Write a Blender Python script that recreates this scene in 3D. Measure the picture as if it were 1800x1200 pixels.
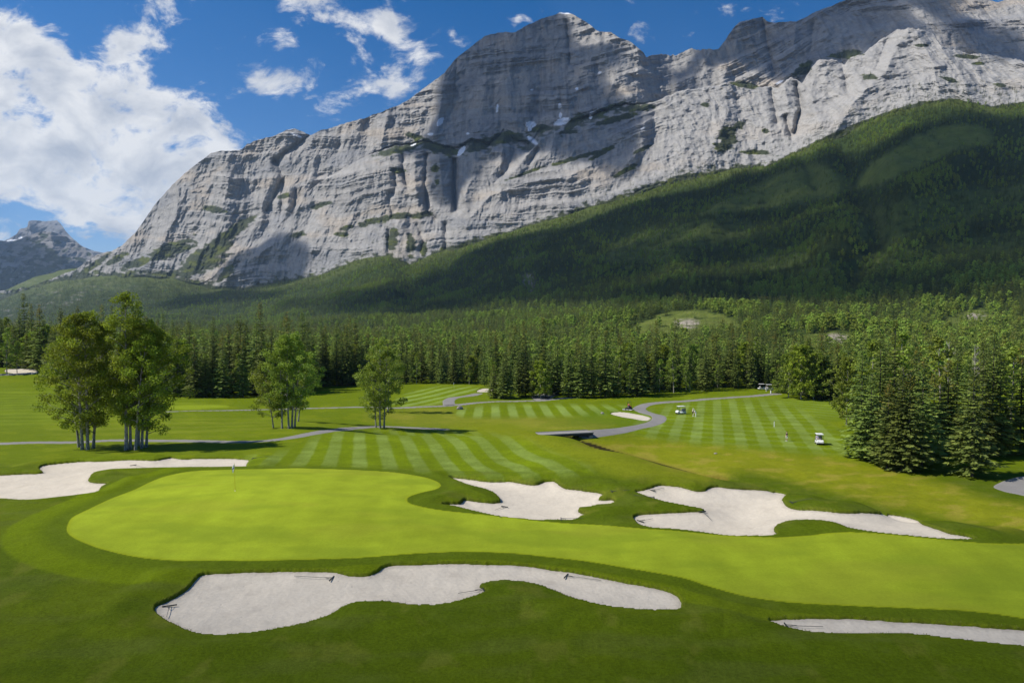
import bpy, math, random
import numpy as np
from mathutils import Vector, Matrix
for o in list(bpy.data.objects): bpy.data.objects.remove(o)
scene = bpy.context.scene
col = scene.collection
rng = np.random.default_rng(7)
random.seed(7)

# ------------------------------------------------------------------ camera, sky, sun, exposure
PITCH = math.atan(40 / 1200.0)
CAMZ = 13.5
cam = bpy.data.cameras.new('camera'); cam.lens = 24; cam.sensor_width = 36
cam.clip_start = 0.5; cam.clip_end = 40000
camo = bpy.data.objects.new('camera', cam); col.objects.link(camo)
camo.location = (0, 0, CAMZ); camo.rotation_euler = (math.radians(90) - PITCH, 0, 0)
scene.camera = camo
SUN_EL = math.radians(47); SUN_H = np.array([-1.0, -0.10]); SUN_H /= np.linalg.norm(SUN_H)
L = np.array([SUN_H[0] * math.cos(SUN_EL), SUN_H[1] * math.cos(SUN_EL), math.sin(SUN_EL)])
sun = bpy.data.lights.new('sun', 'SUN'); sun.energy = 4.4; sun.angle = math.radians(0.55); sun.color = (1, .955, .88)
suno = bpy.data.objects.new('sun', sun); col.objects.link(suno)
suno.rotation_euler = Vector(L).to_track_quat('Z', 'Y').to_euler(); suno.location = (-40, 0, 60)
scene.view_settings.view_transform = 'Standard'; scene.view_settings.look = 'None'
scene.view_settings.exposure = 0.45; scene.view_settings.gamma = 1
scene.cycles.max_bounces = 6; scene.cycles.diffuse_bounces = 2; scene.cycles.transparent_max_bounces = 12
scene.cycles.volume_bounces = 0; scene.cycles.use_denoising = True

class NT:
    """small node-tree writer"""
    def __init__(s, tree): s.t = tree; s.n = tree.nodes; s.l = tree.links
    def node(s, typ, **kw):
        n = s.n.new(typ)
        for k, v in kw.items(): setattr(n, k, v)
        return n
    def put(s, sock, v):
        if v is None: return
        if isinstance(v, bpy.types.NodeSocket): s.l.new(v, sock)
        else: sock.default_value = v
    def math(s, op, a, b=None, c=None, clamp=False):
        n = s.node('ShaderNodeMath', operation=op, use_clamp=clamp)
        s.put(n.inputs[0], a); s.put(n.inputs[1], b); s.put(n.inputs[2], c)
        return n.outputs[0]
    def mix(s, f, a, b, blend='MIX'):
        n = s.node('ShaderNodeMix', data_type='RGBA', blend_type=blend)
        s.put(n.inputs[0], f); s.put(n.inputs[6], a); s.put(n.inputs[7], b)
        return n.outputs[2]
    def noise(s, vec, scale, detail=4, rough=.55, dist=0, dims='3D'):
        n = s.node('ShaderNodeTexNoise', noise_dimensions=dims)
        s.put(n.inputs['Vector'], vec); n.inputs['Scale'].default_value = scale
        n.inputs['Detail'].default_value = detail; n.inputs['Roughness'].default_value = rough
        n.inputs['Distortion'].default_value = dist
        return n.outputs[0]
    def ramp(s, f, lo, hi, a=0., b=1.):
        n = s.node('ShaderNodeMapRange', interpolation_type='SMOOTHSTEP')
        s.put(n.inputs[0], f); s.put(n.inputs[1], lo); s.put(n.inputs[2], hi); s.put(n.inputs[3], a); s.put(n.inputs[4], b)
        return n.outputs[0]
    def mapping(s, vec, scale=(1, 1, 1), loc=(0, 0, 0), rot=(0, 0, 0)):
        n = s.node('ShaderNodeMapping'); s.put(n.inputs[0], vec)
        n.inputs['Scale'].default_value = scale; n.inputs['Location'].default_value = loc; n.inputs['Rotation'].default_value = rot
        return n.outputs[0]

# world: Nishita sky with broken cumulus and wisps, laid out in sky direction
world = bpy.data.worlds.new('World'); scene.world = world; world.use_nodes = True
w = NT(world.node_tree); w.n.clear()
sky = w.node('ShaderNodeTexSky', sky_type='NISHITA', sun_disc=False)
sky.sun_elevation = SUN_EL; sky.sun_rotation = math.atan2(L[0], L[1]); sky.altitude = 1500
sky.air_density = 1.0; sky.dust_density = 0.25; sky.ozone_density = 3.0
tc = w.node('ShaderNodeTexCoord').outputs['Generated']
sep = w.node('ShaderNodeSeparateXYZ'); w.l.new(tc, sep.inputs[0])
yy = w.math('MAXIMUM', sep.outputs[1], 0.08)
A = w.math('DIVIDE', sep.outputs[0], yy); B = w.math('DIVIDE', sep.outputs[2], yy)
cmb = w.node('ShaderNodeCombineXYZ'); w.l.new(A, cmb.inputs[0]); w.l.new(B, cmb.inputs[1])
P = cmb.outputs[0]
warp = w.node('ShaderNodeTexNoise'); w.l.new(P, warp.inputs['Vector']); warp.inputs['Scale'].default_value = 6; warp.inputs['Detail'].default_value = 3
va = w.node('ShaderNodeVectorMath', operation='MULTIPLY_ADD'); w.l.new(warp.outputs['Color'], va.inputs[0])
va.inputs[1].default_value = (.07, .07, 0); w.l.new(P, va.inputs[2]); PW = va.outputs[0]
sp2 = w.node('ShaderNodeSeparateXYZ'); w.l.new(PW, sp2.inputs[0]); WA, WB = sp2.outputs[0], sp2.outputs[1]
BL = [  # x, y, rx, ry, tilt (deg, clockwise), strength ; traced cloud centres in 1800-px terms
 (40,190,190,105,28,1.9),(170,240,200,105,24,2.0),(290,260,150,70,22,1.5),(120,270,200,80,15,1.7),(230,345,130,65,25,1.3),(60,340,115,34,10,1.15),(340,255,95,38,22,1.1),(250,300,150,70,22,1.5),
 (228,85,46,44,40,.85),(60,75,70,22,40,.7),(310,162,90,30,25,.9),(292,20,46,15,22,.7),(385,72,55,18,25,.7),
 (535,12,62,34,12,1.05),(505,65,45,24,40,.72),(500,150,30,38,55,.72),(703,48,24,58,-25,.95),(728,86,44,18,42,.72),
 (648,128,78,34,12,.82),(722,138,58,32,-18,.98),(570,188,46,30,40,.8),(615,172,28,30,40,.6),(645,42,46,16,14,.7),(912,44,22,12,-25,.85),
 (8,414,22,9,0,.9),(1753,0,22,7,0,.9),(465,145,22,14,20,.6),(560,30,30,60,50,.55)]
acc = None
for (x, y, rx, ry, t, k) in BL:
    a0 = (x - 900) / 1200 + .035; b0 = (560 - y) / 1200 + .035; c, s_ = math.cos(math.radians(t)), math.sin(math.radians(t))
    da = w.math('SUBTRACT', WA, a0); db = w.math('SUBTRACT', WB, b0)
    u = w.math('MULTIPLY_ADD', da, c * 1200 / rx, w.math('MULTIPLY', db, -s_ * 1200 / rx))
    v = w.math('MULTIPLY_ADD', da, s_ * 1200 / ry, w.math('MULTIPLY', db, c * 1200 / ry))
    r2 = w.math('MULTIPLY_ADD', u, u, w.math('MULTIPLY', v, v))
    g = w.math('MULTIPLY', w.math('POWER', 2.718, w.math('MULTIPLY', r2, -1.0)), k)
    acc = g if acc is None else w.math('ADD', acc, g)
acc = w.math('MINIMUM', acc, 1.75)
rotm = w.mapping(PW, (1.0, 1.6, 1), (0, 0, 0), (0, 0, math.radians(28)))
n1 = w.noise(rotm, 11, 9, .62, .25); n2 = w.noise(rotm, 42, 6, .68)
fld = w.math('ADD', w.math('MULTIPLY', n1, 1.75), w.math('MULTIPLY', n2, .5))
dens0 = w.math('ADD', acc, w.math('MULTIPLY', w.math('SUBTRACT', fld, 1.16), 3.3))
dens = w.ramp(dens0, .32, 1.5)
off = w.mapping(PW, (1, 1, 1), (.035, -.05, 0)); rot2 = w.mapping(off, (1, 1.6, 1), (0, 0, 0), (0, 0, math.radians(28)))
n1b = w.noise(rot2, 9, 5, .55, .25)
thick = w.ramp(dens0, .9, 2.6)
shade = w.math('MULTIPLY_ADD', w.math('SUBTRACT', w.noise(rotm, 9, 5, .55, .25), n1b), 2.6, .55, clamp=True)
shade = w.math('MULTIPLY_ADD', thick, -.28, w.math('ADD', shade, .28), clamp=True)
ccol = w.mix(shade, (.47, .52, .62, 1), (.93, .935, .95, 1))
hsv = w.node('ShaderNodeHueSaturation'); w.l.new(sky.outputs[0], hsv.inputs['Color']); hsv.inputs['Saturation'].default_value = 1.42
tint = w.node('ShaderNodeVectorMath', operation='MULTIPLY'); w.l.new(hsv.outputs[0], tint.inputs[0]); tint.inputs[1].default_value = (1.06, .90, .98)
skyc = w.node('ShaderNodeVectorMath', operation='SCALE'); w.l.new(tint.outputs[0], skyc.inputs[0]); skyc.inputs[3].default_value = 0.98
SKYK = 0.085
cs = w.node('ShaderNodeVectorMath', operation='SCALE'); w.l.new(ccol, cs.inputs[0]); cs.inputs[3].default_value = 0.72 / SKYK
infront = w.ramp(sep.outputs[1], .1, .2); above = w.ramp(sep.outputs[2], -.02, .02)
fin = w.mix(w.math('MULTIPLY', w.math('MULTIPLY', dens, infront), above), skyc.outputs[0], cs.outputs[0])
bg = w.node('ShaderNodeBackground'); w.l.new(fin, bg.inputs[0]); bg.inputs[1].default_value = SKYK
wo = w.node('ShaderNodeOutputWorld'); w.l.new(bg.outputs[0], wo.inputs[0])

# ------------------------------------------------------------------ numpy helpers
_perm = np.random.default_rng(3).permutation(4096).astype(np.int64)
def _h(ix, iy): return _perm[(_perm[ix & 4095] + iy) & 4095]
def pnoise(x, y):
    x = np.asarray(x, float); y = np.asarray(y, float)
    ix = np.floor(x).astype(np.int64); iy = np.floor(y).astype(np.int64); fx = x - ix; fy = y - iy
    u = fx * fx * fx * (fx * (fx * 6 - 15) + 10); v = fy * fy * fy * (fy * (fy * 6 - 15) + 10)
    def g(a, b, dx, dy):
        t = _h(a, b) * (2 * np.pi / 4096); return np.cos(t) * dx + np.sin(t) * dy
    n00 = g(ix, iy, fx, fy); n10 = g(ix + 1, iy, fx - 1, fy); n01 = g(ix, iy + 1, fx, fy - 1); n11 = g(ix + 1, iy + 1, fx - 1, fy - 1)
    return (n00 * (1 - u) + n10 * u) * (1 - v) + (n01 * (1 - u) + n11 * u) * v * 1.0
def fbm(x, y, oct=5, gain=.5, lac=2.03):
    s = 0; a = 1; 
    for i in range(oct):
        s = s + a * pnoise(x + 17.3 * i, y - 9.1 * i); x = x * lac; y = y * lac; a *= gain
    return s * 1.4
def ridged(x, y, oct=4, gain=.5, lac=2.1):
    s = 0; a = 1; t = 0
    for i in range(oct):
        s = s + a * (1 - 2.2 * np.abs(pnoise(x + 31.7 * i, y + 5.3 * i))); t += a; x = x * lac; y = y * lac; a *= gain
    return s / t
def sstep(a, b, x):
    t = np.clip((x - a) / (b - a), 0, 1); return t * t * (3 - 2 * t)
def curve(pts):
    p = np.array(pts, float); return lambda x: np.interp(x, p[:, 0], p[:, 1])
def smoothpoly(pts, n=5, closed=True):
    p = np.array(pts, float); N = len(p); out = []
    rngi = range(N) if closed else range(N - 1)
    for i in rngi:
        if closed: p0, p1, p2, p3 = p[i - 1], p[i], p[(i + 1) % N], p[(i + 2) % N]
        else: p0, p1, p2, p3 = p[max(i - 1, 0)], p[i], p[i + 1], p[min(i + 2, N - 1)]
        for k in range(n):
            t = k / n
            out.append(.5 * ((2 * p1) + (-p0 + p2) * t + (2 * p0 - 5 * p1 + 4 * p2 - p3) * t * t + (-p0 + 3 * p1 - 3 * p2 + p3) * t ** 3))
    if not closed: out.append(p[-1])
    return np.array(out)
def segdist(x, y, poly, closed=True):
    p = np.asarray(poly, float); q = np.roll(p, -1, 0) if closed else p[1:]
    if not closed: p = p[:-1]
    best = np.full(x.shape, 1e18)
    for a, b in zip(p, q):
        d = b - a; l2 = d @ d
        if l2 == 0: continue
        t = np.clip(((x - a[0]) * d[0] + (y - a[1]) * d[1]) / l2, 0, 1)
        dd = (x - a[0] - t * d[0]) ** 2 + (y - a[1] - t * d[1]) ** 2
        np.minimum(best, dd, out=best)
    return np.sqrt(best)
def sdf(x, y, poly, pad=6.0):
    """signed distance, positive inside; far outside the padded box it is just -pad"""
    p = np.asarray(poly, float); out = np.full(x.shape, -pad)
    m = (x > p[:, 0].min() - pad) & (x < p[:, 0].max() + pad) & (y > p[:, 1].min() - pad) & (y < p[:, 1].max() + pad)
    if not m.any(): return out
    xx, yy_ = x[m], y[m]; d = segdist(xx, yy_, p); ins = np.zeros(xx.shape, bool)
    q = np.roll(p, -1, 0)
    for a, b in zip(p, q):
        if a[1] == b[1]: continue
        c = ((a[1] > yy_) != (b[1] > yy_)) & (xx < (b[0] - a[0]) * (yy_ - a[1]) / (b[1] - a[1]) + a[0]); ins ^= c
    out[m] = np.maximum(np.where(ins, d, -d), -pad); return out

def tagp(o, label=None, cat=None, group=None, kind=None):
    if label: o['label'] = label
    if cat: o['category'] = cat
    if group: o['group'] = group
    if kind: o['kind'] = kind
    return o
def mesh_np(name, V, F, mat=None, attrs=None, smooth=True, mats=None, midx=None):
    """V (n,3), F (m,4) or (m,3) int arrays"""
    me = bpy.data.meshes.new(name); V = np.ascontiguousarray(V, np.float32); F = np.ascontiguousarray(F, np.int32)
    k = F.shape[1]; me.vertices.add(len(V)); me.vertices.foreach_set('co', V.ravel())
    me.loops.add(F.size); me.loops.foreach_set('vertex_index', F.ravel())
    me.polygons.add(len(F)); me.polygons.foreach_set('loop_start', np.arange(0, F.size, k, dtype=np.int32))
    me.polygons.foreach_set('use_smooth', np.full(len(F), smooth, bool))
    if midx is not None: me.polygons.foreach_set('material_index', np.asarray(midx, np.int32))
    me.update(calc_edges=True)
    for nm, a in (attrs or {}).items():
        a = np.asarray(a, np.float32)
        if a.ndim == 1: at = me.attributes.new(nm, 'FLOAT', 'POINT'); at.data.foreach_set('value', a)
        else:
            at = me.attributes.new(nm, 'FLOAT_COLOR', 'POINT'); c4 = np.ones((len(a), 4), np.float32); c4[:, :3] = a; at.data.foreach_set('color', c4.ravel())
    if mat: me.materials.append(mat)
    for m_ in (mats or []): me.materials.append(m_)
    return me
def link(name, me, parent=None, loc=None):
    o = bpy.data.objects.new(name, me); col.objects.link(o)
    if parent: o.parent = parent
    if loc is not None: o.location = loc
    return o
def gridfaces(ny, nx, mask=None):
    i = np.arange(ny - 1)[:, None] * nx + np.arange(nx - 1)[None, :]
    F = np.stack([i, i + 1, i + nx + 1, i + nx], -1)
    if mask is not None: return F[mask]
    return F.reshape(-1, 4)
def compact(V, F, attrs):
    used = np.unique(F); rm = np.full(len(V), -1, np.int64); rm[used] = np.arange(len(used))
    return V[used], rm[F], {k: v[used] for k, v in attrs.items()}

# camera geometry: image position (1800x1200 terms) <-> world ray slopes
cp, sp_ = math.cos(PITCH), math.sin(PITCH)
def ray(x, y):
    px = (np.asarray(x, float) - 900) / 1200; pz = (600 - np.asarray(y, float)) / 1200
    dy = cp + pz * sp_; return px / dy, (pz * cp - sp_) / dy      # u = X/Y, e = (Z-CAMZ)/Y
def row_of(e): return 600 - 1200 * (e * cp + sp_) / (cp - e * sp_)
def col_of(u, e): return 900 + 1200 * u * (cp + sp_ * ((600 - row_of(e)) / 1200))

# ------------------------------------------------------------------ terrain height
CTRL = []   # (X, Y, Z)
def cpx(x, y, z):
    u, e = ray(x, y); D = (z - CAMZ) / e; CTRL.append((u * D, D, z))
for a in [(0,1200,0),(450,1200,0),(900,1200,0),(1350,1200,0),(1800,1200,0),(-200,1100,0),(2000,1150,0),(0,1000,-.1),(450,1050,-.15),(900,1060,-.1),(1400,1050,0),(1850,1030,0),
          (0,900,-.6),(200,940,.1),(450,900,.4),(450,850,.2),(700,930,.2),(650,850,0),(900,960,.1),(1200,960,.1),(1500,985,.1),(1800,1000,.1),(1000,880,-.5),(1300,900,-.4),
          (-150,870,-1.2),(0,850,-1.6),(300,812,-1.4),(150,790,-2.3),(0,777,-2.6),(400,778,-2.6),(560,800,-1.6),(700,800,-1.6),(900,800,-1.6),(700,765,-3),(550,757,-3.2),
          (0,745,-5),(200,745,-5),(400,745,-5),(560,748,-4.6),(0,715,-7),(300,715,-7.6),(100,695,-8.5),(400,697,-8.8),(0,662,-6.5),(-200,665,-6.5),(100,672,-7.5),(-200,700,-8),
          (850,740,-8.3),(720,745,-7.8),(850,712,-9),(650,715,-8.6),(700,690,-9),(1000,690,-9.3),(1110,720,-9),(1000,742,-8.2),(1090,741,-8.4),
          (1150,745,-8.6),(1220,731,-9),(1200,690,-9.3),(1400,700,-9),(1440,780,-9),(1380,774,-9),(1250,775,-8.8),(1600,820,-9),(1708,838,-9),(1600,760,-9),(1850,780,-9),(1770,860,-9),(2000,800,-9),(2000,880,-9),(1850,720,-9),(1130,775,-8.6),
          (1035,763,-7.2),(950,765,-7.0)]: cpx(*a)
CTRL += [(8,84,-1.5),(3,90,-1.9),(13,71,-1.0),(17.6,60,-.55),(21.5,55,-.5),(25.5,51,-.45),(33,44,-.2),(44,37.5,0),(56,30,0),
         (10,100,-6.5),(10.5,110,-10),(17,92,-9.8),(24,80,-9.6),(33,66,-9),(43,58,-8.8),(56,48,-8.6),
         (29,99,-9.4),(41.5,84,-9.1),(54,73,-9),(0,104,-5.2),(-12,112,-6.5),(12.5,118,-8.6),(-60,240,-8.6),(0,240,-9),(60,240,-9),(140,240,-9),(-120,240,-7.2),(-170,240,-6),(-172,262,-5)]
CTRL = np.array(CTRL)
def _tf(X, Y):
    Yc = np.maximum(Y, 12); return X / Yc * 3.2, np.log(Yc) * 2.6
def _phi(r2): return np.where(r2 > 1e-12, .5 * r2 * np.log(r2 + 1e-12), 0)
_a, _b = _tf(CTRL[:, 0], CTRL[:, 1]); n_ = len(CTRL)
K = _phi((_a[:, None] - _a) ** 2 + (_b[:, None] - _b) ** 2) + np.eye(n_) * .0015
Pm = np.stack([np.ones(n_), _a, _b], 1)
W_ = np.linalg.solve(np.block([[K, Pm], [Pm.T, np.zeros((3, 3))]]), np.concatenate([CTRL[:, 2], np.zeros(3)]))
def H_near(X, Y):
    a, b = _tf(X, Y); s = W_[n_] + W_[n_ + 1] * a + W_[n_ + 2] * b
    for i in range(n_): s = s + W_[i] * _phi((a - _a[i]) ** 2 + (b - _b[i]) ** 2)
    return s
T_row = curve([(-900,545),(-300,540),(0,530),(60,508),(110,497),(180,490),(250,488),(320,496),(370,508),(430,512),(480,500),(560,488),(610,468),(640,458),(685,452),(720,468),(760,450),(790,440),(900,410),(1000,380),(1100,350),(1200,318),(1290,302),(1345,296),(1400,268),(1450,243),(1500,222),(1560,198),(1620,181),(1660,177),(1700,182),(1740,190),(1800,182),(1950,190),(2400,230),(3000,260)])
T_D = curve([(-900,4600),(0,4500),(200,3600),(400,3000),(700,2550),(1000,2400),(1300,2300),(1500,2150),(1800,1900),(2400,1700)])
Z350 = curve([(-900,-5),(0,-5),(600,-10),(900,-11),(1200,-11),(1500,-9),(1800,-7),(2600,-7)])
Z600 = curve([(-900,-8),(0,-8),(300,-9),(700,-9),(1000,-8),(1200,-4),(1500,-1),(1800,4),(2600,4)])
PW_ = curve([(-900,1.9),(0,1.9),(300,1.8),(500,1.45),(700,1.2),(1000,1.05),(1400,.98),(1800,.95)])
KNOLLS = [(1195,556,760,95,15),(1455,592,480,46,13),(1720,552,820,75,8),(680,580,640,40,6),(1330,585,600,60,5)]   # x, crest row, depth, radius m, extra height
RELIEF_H = [([(1490,260),(1500,300),(1515,340),(1540,390),(1545,430),(1500,480)], 22, -36), ([(1420,280),(1440,330),(1380,380)], 16, -26),
            ([(1100,400),(1000,470),(930,500)], 14, -26), ([(1300,330),(1250,400),(1180,460)], 26, 26), ([(1700,300),(1600,380),(1450,450)], 30, 36), ([(1780,400),(1650,430),(1560,500)], 22, -14), ([(800,450),(760,500),(700,540)], 16, -14),([(1600,230),(1570,300),(1590,360)],26,14)]
def e_far(u, D):
    x = 900 + 1200 * u
    z3, z6, eT, DT = Z350(x), Z600(x), ray(900, T_row(x))[1], T_D(x)
    e1 = -22.5 / np.maximum(D, 100)
    zb_ = -9 + 4.2 * sstep(360, 40, x) * sstep(200, 250, D); z = zb_ + (z3 - zb_) * sstep(230, 350, D) + (z6 - z3) * np.clip((D - 350) / 250, 0, None) ** 1.3 * (D > 350)
    e2 = (z - CAMZ) / D
    e6 = (z6 - CAMZ) / 600
    f = np.clip((D - 600) / (DT - 600), 0, 1.2)
    e3 = e6 + (eT - e6) * f ** PW_(x)
    w_ = sstep(500, 700, D); return e2 * (1 - w_) + e3 * w_
def H_far(X, Y):
    Y = np.maximum(Y, 150); u = X / Y; e = e_far(u, Y); z = CAMZ + Y * e; x = col_of(u, e); r = row_of(e)
    for pl, wd, am in RELIEF_H:
        P_ = np.array(pl); m = (x > P_[:, 0].min() - 4 * wd) & (x < P_[:, 0].max() + 4 * wd) & (r > P_[:, 1].min() - 4 * wd) & (r < P_[:, 1].max() + 4 * wd)
        if m.any(): d = segdist(x[m], r[m], pl, False); z[m] += am * np.exp(-(d / wd) ** 2)
    for (kx, kr, kd, rad, hh) in KNOLLS:
        ku = (kx - 900) / 1200; cx, cy = ku * kd, kd
        z += hh * np.exp(-(((X - cx) / (rad * 1.5)) ** 2 + ((Y - cy) / rad) ** 2))
    amp = np.clip((Y - 330) * .016, 0, 22) * (1 - .8*sstep(.9, 1.0, Y / T_D(x)))
    z += amp * (fbm(X / 260, Y / 260, 4) + .25 * ridged(X / 90, Y / 150, 3))
    return z
def H(X, Y):
    X, Y = np.broadcast_arrays(np.asarray(X, float), np.asarray(Y, float)); X = X.copy(); Y = Y.copy()
    zn = H_near(X, Y); w_ = sstep(185, 235, Y)
    if (w_ > 0).any():
        zf = H_far(np.where(w_ > 0, X, 0), np.where(w_ > 0, Y, 300.)); return zn * (1 - w_) + zf * w_
    return zn
def hit(x, y, Dmin=17., Dmax=330.):
    """first point of the terrain met by the ray through image point (x, y)"""
    x = np.atleast_1d(np.asarray(x, float)); y = np.atleast_1d(np.asarray(y, float)); u, e = ray(x, y)
    Ds = np.geomspace(Dmin, Dmax, 420); Z = H(u[:, None] * Ds, np.broadcast_to(Ds, (len(u), 420)))
    f = CAMZ + e[:, None] * Ds - Z; i = np.argmax(f < 0, 1); ok = (f < 0).any(1); i = np.where(ok, np.maximum(i, 1), 419)
    k = np.arange(len(u)); f0, f1 = f[k, i - 1], f[k, i]; t = np.clip(f0 / np.where(f0 - f1 == 0, 1, f0 - f1), 0, 1)
    D = Ds[i - 1] + (Ds[i] - Ds[i - 1]) * t; return np.stack([u * D, D], 1)
def zat(X, Y): return float(H(np.array([X]), np.array([Y]))[0])
# ------------------------------------------------------------------ materials
def newmat(name):
    m = bpy.data.materials.new(name); m.use_nodes = True; t = NT(m.node_tree); t.n.clear()
    out = t.node('ShaderNodeOutputMaterial'); return m, t, out
def principled(t, out, colr, rough=.8, spec=.3, metal=0, normal=None):
    b = t.node('ShaderNodeBsdfPrincipled'); t.put(b.inputs['Base Color'], colr); t.put(b.inputs['Roughness'], rough)
    t.put(b.inputs['Specular IOR Level'], spec); t.put(b.inputs['Metallic'], metal); t.put(b.inputs['Normal'], normal)
    if out is not None: t.l.new(b.outputs[0], out.inputs[0])
    return b
def simple(name, c, rough=.6, spec=.4, metal=0, var=.12, scale=14):
    m, t, out = newmat(name); ob = t.node('ShaderNodeTexCoord').outputs['Object']
    n = t.noise(ob, scale, 4); f = t.math('MULTIPLY_ADD', n, 2 * var, 1 - var)
    s = t.node('ShaderNodeVectorMath', operation='SCALE'); s.inputs[0].default_value = c; t.l.new(f, s.inputs[3])
    principled(t, out, s.outputs[0], rough, spec, metal); return m
def attr(t, n):
    a = t.node('ShaderNodeAttribute'); a.attribute_name = n; return a
def bump(t, h, strength, dist):
    b = t.node('ShaderNodeBump'); b.inputs['Strength'].default_value = strength; b.inputs['Distance'].default_value = dist; t.l.new(h, b.inputs['Height']); return b.outputs[0]
def scalev(t, c, f):
    s = t.node('ShaderNodeVectorMath', operation='SCALE'); t.put(s.inputs[0], c); t.put(s.inputs[3], f); return s.outputs[0]

def grass_mat(name, fine):
    m, t, out = newmat(name); ob = t.node('ShaderNodeTexCoord').outputs['Object']; c = attr(t, 'col').outputs['Color']
    n1 = t.noise(ob, .9, 5, .6); n2 = t.noise(ob, 7.0, 5, .7); n3 = t.noise(t.mapping(ob, (1, .35, 1)), 2.5, 4, .6); n4 = t.noise(ob, 30, 2, .6)
    f = t.math('MULTIPLY_ADD', n1, .34 * fine, 1 - .17 * fine); f2 = t.math('MULTIPLY_ADD', n2, 1.3 * fine, 1 - .65 * fine); f3 = t.math('MULTIPLY_ADD', n3, .34 * fine, 1 - .17 * fine)
    f4 = t.math('MULTIPLY_ADD', n4, .9 * fine, 1 - .45 * fine)
    F = t.math('MULTIPLY', t.math('MULTIPLY', f, f2), t.math('MULTIPLY', f3, f4))
    dry = t.ramp(t.noise(ob, .45, 4, .6), .52, .75, 0, .3 * fine)
    cc = t.mix(dry, scalev(t, c, F), t.mix(.5, scalev(t, c, 1.25), (.13, .15, .03, 1)))
    nb = bump(t, t.math('ADD', n2, t.math('MULTIPLY', n4, .4)), .55 * fine, .06)
    principled(t, out, cc, .85, .035, 0, nb); return m
M_grass = grass_mat('rough_grass', 1.0); M_green = grass_mat('mown_green_grass', .33)

m, t, out = newmat('bunker_sand'); M_sand = m
ob = t.node('ShaderNodeTexCoord').outputs['Object']
n1 = t.noise(ob, .35, 4, .6); n2 = t.noise(ob, 5, 5, .65); n3 = t.noise(ob, 40, 3, .6)
wv = t.node('ShaderNodeTexWave', wave_type='RINGS', rings_direction='SPHERICAL'); t.l.new(t.mapping(ob, (1, 1, 1), (11.5, -31, 0)), wv.inputs['Vector'])
wv.inputs['Scale'].default_value = 1.3; wv.inputs['Distortion'].default_value = 14; wv.inputs['Detail'].default_value = 1.5; wv.inputs['Detail Scale'].default_value = .25
f = t.math('MULTIPLY', t.math('MULTIPLY_ADD', n1, .3, .85), t.math('MULTIPLY_ADD', n2, .36, .82))
f = t.math('MULTIPLY', f, t.math('MULTIPLY_ADD', wv.outputs['Fac'], .018, .99))
wet = t.ramp(t.noise(ob, .8, 4, .65), .5, .72, 0, .55)
fp = t.node('ShaderNodeTexVoronoi'); t.l.new(ob, fp.inputs['Vector']); fp.inputs['Scale'].default_value = 2.2; foot_ = t.math('MULTIPLY', t.ramp(fp.outputs['Distance'], .16, .05), t.ramp(t.noise(ob, .5, 3), .5, .62))
f = t.math('MULTIPLY', f, t.math('MULTIPLY_ADD', foot_, -.16, 1.0))
cc = t.mix(wet, scalev(t, (.56, .495, .395), f), scalev(t, (.47, .41, .325), f))
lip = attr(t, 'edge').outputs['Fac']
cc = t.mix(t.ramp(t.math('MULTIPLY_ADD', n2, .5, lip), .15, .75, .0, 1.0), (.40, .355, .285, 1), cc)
hb = t.math('ADD', t.math('MULTIPLY_ADD', foot_, -.8, t.math('MULTIPLY', wv.outputs['Fac'], .07)), t.math('ADD', n2, t.math('MULTIPLY', n3, .3)))
principled(t, out, cc, .95, .1, 0, bump(t, hb, .5, .05))

m, t, out = newmat('path_asphalt'); M_path = m
ob = t.node('ShaderNodeTexCoord').outputs['Object']
f = t.math('MULTIPLY', t.math('MULTIPLY_ADD', t.noise(ob, .5, 4), .4, .8), t.math('MULTIPLY_ADD', t.noise(ob, 9, 4), .3, .85))
principled(t, out, scalev(t, (.225, .212, .195), f), .9, .2)

m, t, out = newmat('creek_water'); M_water = m
ob = t.node('ShaderNodeTexCoord').outputs['Object']
principled(t, out, t.mix(t.noise(ob, 2, 4), (.012, .012, .008, 1), (.03, .028, .012, 1)), .25, .5, 0, bump(t, t.noise(ob, 3, 3), .3, .05))

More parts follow.
